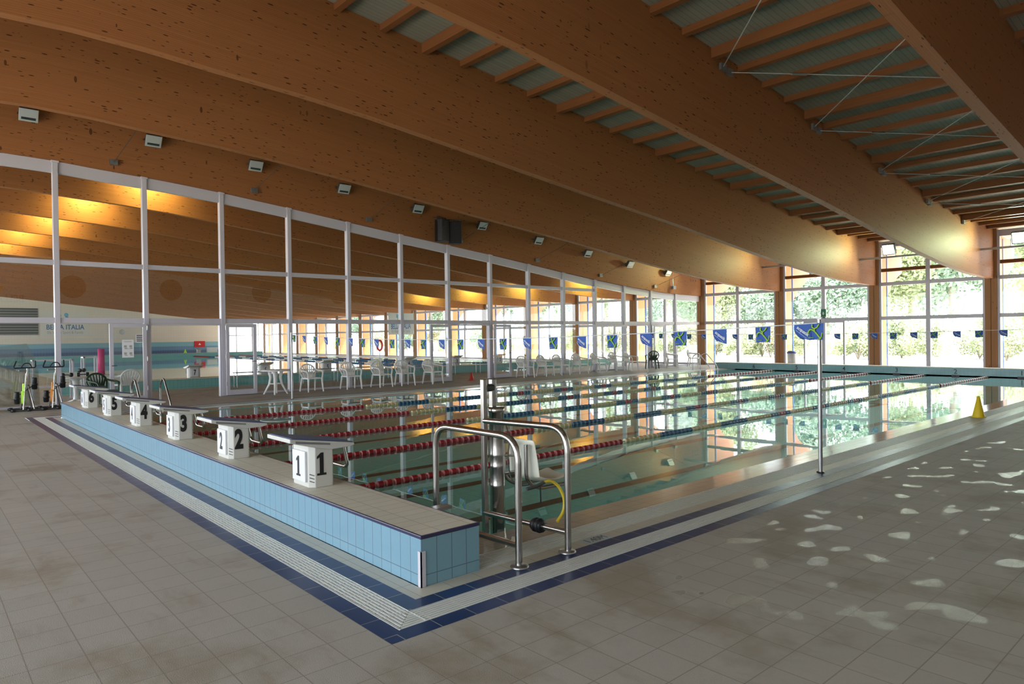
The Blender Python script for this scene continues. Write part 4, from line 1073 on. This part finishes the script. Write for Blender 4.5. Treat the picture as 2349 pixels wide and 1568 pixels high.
# lamps of the next hall, hung between its beams
for k, (x, yb_) in enumerate(((4.2, 22.1), (3.2, 26.7), (2.8, 31.3), (2.2, 35.9), (1.8, 40.5), (25.6, 22.1), (25.4, 26.7), (25.2, 31.3), (24.8, 35.9))):
    f = empty('floodlight', (x, yb_-1.0, zlow(x)+.95)); tag(f, 'lit floodlight under the roof of the next hall, number %d' % (k+1), 'floodlight', 'floodlights of the next hall')
    m = MB(); m.box(-.2, .2, -.14, .0, -.16, .16); m.build('housing', 'dark_grey', f, bevel=.02)
    m = MB(); m.box(-.16, .16, .002, .01, -.12, .12); m.build('lens', EMW, f)
    m = MB(); m.tube([(0, -.07, .16), (0, -.07, zdeck(x)-zlow(x)-.96)], .015, 6); m.build('hanger', 'dark_grey', f)
    ld = bpy.data.lights.new('lamp', 'SPOT'); ld.energy = 190 if k < 5 else 190; ld.color = (1.0, .88, .28) if k < 5 else (.85, 1.0, .3); ld.spot_size = 2.6; ld.spot_blend = .8; ld.shadow_soft_size = .15
    lo = bpy.data.objects.new('lamp', ld); COL.objects.link(lo); lo.location = (0, .03, 0); lo.parent = f
    lo.rotation_euler = Vector((0, 1, -.45)).to_track_quat('-Z', 'Y').to_euler()

# ------------------------------------------------------------------ signs and small things
def sheet(name, x, y, z, w, h, mat, label, cat, mark=None):
    m = MB(); m.box(x-w/2, x+w/2, y-.004, y, z-h/2, z+h/2); o = m.build(name, mat); tag(o, label, cat); return o
o = sheet('paper_notice', 2.55, 17.485, 1.45, .28, .48, 'paper', 'white paper notice with small pictograms on a glass door leaf', 'notice')
m = MB()
for a in (-.06, .07):
    for b_ in (-.13, .06): m.box(2.55+a-.035, 2.55+a+.03, 17.478, 17.481, 1.45+b_-.03, 1.45+b_+.03); m.box(2.55+a-.02, 2.55+a+.045, 17.478, 17.481, 1.45+b_-.06, 1.45+b_-.04)
m.box(2.46, 2.64, 17.478, 17.481, 1.63, 1.645); m.box(2.46, 2.64, 17.478, 17.481, 1.44, 1.45)
m.build('pictogram', 'text_grey', o)
o = sheet('door_plate', 2.83, 17.485, 1.72, .17, .22, 'paper', 'small white plate with dark lines beside the paper notice on the glass door', 'sign')
m = MB()
for k in range(4): m.box(2.76, 2.90, 17.478, 17.481, 1.79-.05*k, 1.815-.05*k)
m.build('text_lines', 'dark_grey', o)
m = MB(); m.lathe([(0, 0), (.065, 0), (.07, .003)], (0, 0, 0), 24, M4=Matrix.Translation((2.42, 17.482, 1.90)) @ Matrix.Rotation(PI/2, 4, 'X')); m.lathe([(.03, .004), (.045, .004)], (0, 0, 0), 24, M4=Matrix.Translation((2.42, 17.482, 1.90)) @ Matrix.Rotation(PI/2, 4, 'X')); o = m.build('round_sticker', 'text_grey', recalc=False); tag(o, 'round grey sticker above the paper notice on the glass door', 'sticker')
def banner(M4, w, h, label, s=1.0):
    m = MB(); m.box(-w/2, w/2, -h/2, h/2, -.01, .01, M4=M4); o = m.build('banner', 'banner_white'); tag(o, label, 'banner')
    text_mesh('lettering', 'BELLA ITALIA', w*.165, 'text_blue', M4 @ Matrix.Translation((0, -h*.15, .013)), o, .002, w*.003, .80)
    text_mesh('lettering', 'Efa Village Sport & Family', w*.10, 'text_grey', M4 @ Matrix.Translation((0, -h*.36, .013)), o, .002, 0, .72)
    m = MB(); R0 = M4
    for (a, b_, r_, c) in ((-.13, .32, .045, 0), (.02, .36, .045, 0), (.03, .24, .035, 0), (-.08, .12, .06, 1), (.07, .10, .06, 1), (.0, .17, .04, 1)):
        m.lathe([(0, .014), (r_*w, .014), (r_*w, .01)], (0, 0, 0), 16, mi=c, M4=M4 @ Matrix.Translation((a*w, b_*h, 0)))
    m.build('emblem', ['cyan_dot', 'yellow_dot'], o)
banner(frame4((10.55, YE-.05, 3.55), (1, 0, 0), (0, 0, 1)), 4.3, 2.55, 'white banner lettered BELLA ITALIA on the far wall behind the glass')
banner(frame4((29.8, 47.0, 2.9), (0, -1, 0), (0, 0, 1)), 4.0, 1.95, 'white banner lettered BELLA ITALIA hanging at the windows of the next hall')
banner(frame4((1.5, YB+.05, 4.25), (-1, 0, 0), (0, 0, 1)), 3.4, 2.0, 'white banner lettered BELLA ITALIA on the wall behind the viewer')
m = MB(); m.box(-2, 8.2, YE-.06, YE-.01, 2.4, 5.1)
for k in range(10): m.box(-2, 8.2, YE-.075, YE-.06, 2.45+.27*k, 2.49+.27*k, 1)
o = m.build('roller_shutter', ['shutter', 'lamp_white']); tag(o, 'dark grey roller shutter with pale slat lines on the far wall beside the banner', 'shutter')
m = MB(); m.box(23.2, 24.4, YE-.06, YE-.01, .85, 1.55); o = m.build('fire_sign', 'sign_red'); tag(o, 'red fire equipment sign on the far blue tile wall', 'sign')
m = MB(); m.prism([(23.65, 1.1), (23.95, 1.1), (23.8, 1.33)], 1, YE-.07, YE-.06); m.build('symbol', 'paper', o)
m = MB(); m.box(21.9, 22.9, 72.1, 72.5, .345, .9); o = m.build('storage_box', 'white_plastic', bevel=.02); tag(o, 'tiny white box between the two far starting blocks', 'box')
# exit sign on the mullion above the garden door
m = MB(); m.box(29.97, 30.0, 10.93, 11.16, 2.36, 2.72); o = m.build('exit_sign', 'sign_green'); tag(o, 'green emergency exit sign on the white post above the garden door', 'sign')
m = MB(); m.prism([(-.03, -.05), (.03, -.05), (.03, .02), (.06, .02), (0, .10), (-.06, .02), (-.03, .02)], 0, 29.96, 29.97, M4=Matrix.Translation((0, 11.045, 2.54)) @ Matrix.Scale(-1, 4, (0, 0, 1))); m.build('symbol', EXIT_W, o)
m = MB(); m.box(29.95, 30.0, 10.95, 11.15, 2.30, 2.34); o = m.build('door_sensor', 'black'); tag(o, 'small black sensor under the exit sign', 'sensor')
# life ring and thin metal benches behind the partition
e = empty('life_ring', (28.9, 49.0, 1.0)); tag(e, 'red life ring standing at the windows of the next hall', 'life ring')
m = MB(); m.tube([(0, .42*math.cos(2*PI*i/24), .42*math.sin(2*PI*i/24)) for i in range(25)], .09, 10, caps=False); m.build('ring', 'sign_red', e)
m = MB(); m.tube([(0, 0, -1.0), (0, 0, -.42)], .04, 8); m.build('stand', 'dull_steel', e)
for k, x in enumerate((6.6, 9.0, 11.4, 13.9, 16.0)):
    e = empty('wire_bench', (x, 20.9, 0)); tag(e, 'thin metal bench frame by the teal wall behind glass, number %d toward the windows' % (k+1), 'bench', 'bench frames')
    m = MB(); m.tube([(0, 0, .50), (1.5, 0, .50)], .014, 6); m.tube([(0, .3, .50), (1.5, .3, .50)], .014, 6); m.build('top_rail', 'dull_steel', e)
    for a in (0.05, 1.45):
        for b_ in (0, .3): m = MB(); m.tube([(a, b_, 0), (a, b_, .5)], .014, 6); m.build('leg', 'dull_steel', e)
# security camera bracket on the beam end
e = empty('camera_bracket', (27.2, 17.42, 4.02)); tag(e, 'small grey camera on a bracket at the window end of the beam', 'camera')
m = MB(); m.tube([(0, .10, .85), (0, .02, .82), (0, -.05, .05)], .02, 6); m.build('arm', 'dull_steel', e)
m = MB(); m.box(-.1, .12, -.14, .02, -.10, .06); m.build('housing', 'metal_panel', e, bevel=.01)
m = MB()
for a in range(3):
    for b_ in range(2): m.lathe([(0, 0), (.045, 0), (.045, .004)], (0, 0, 0), 12, M4=Matrix.Translation((28.95+a*.22, 17.512, 4.45+b_*.2)) @ Matrix.Rotation(PI/2, 4, 'X'))
o = m.build('bolt_plugs', 'brown_disc', recalc=False); tag(o, 'six round dark bolt plugs at the window end of the beam over the glazed wall', 'bolt plugs', kind='structure')
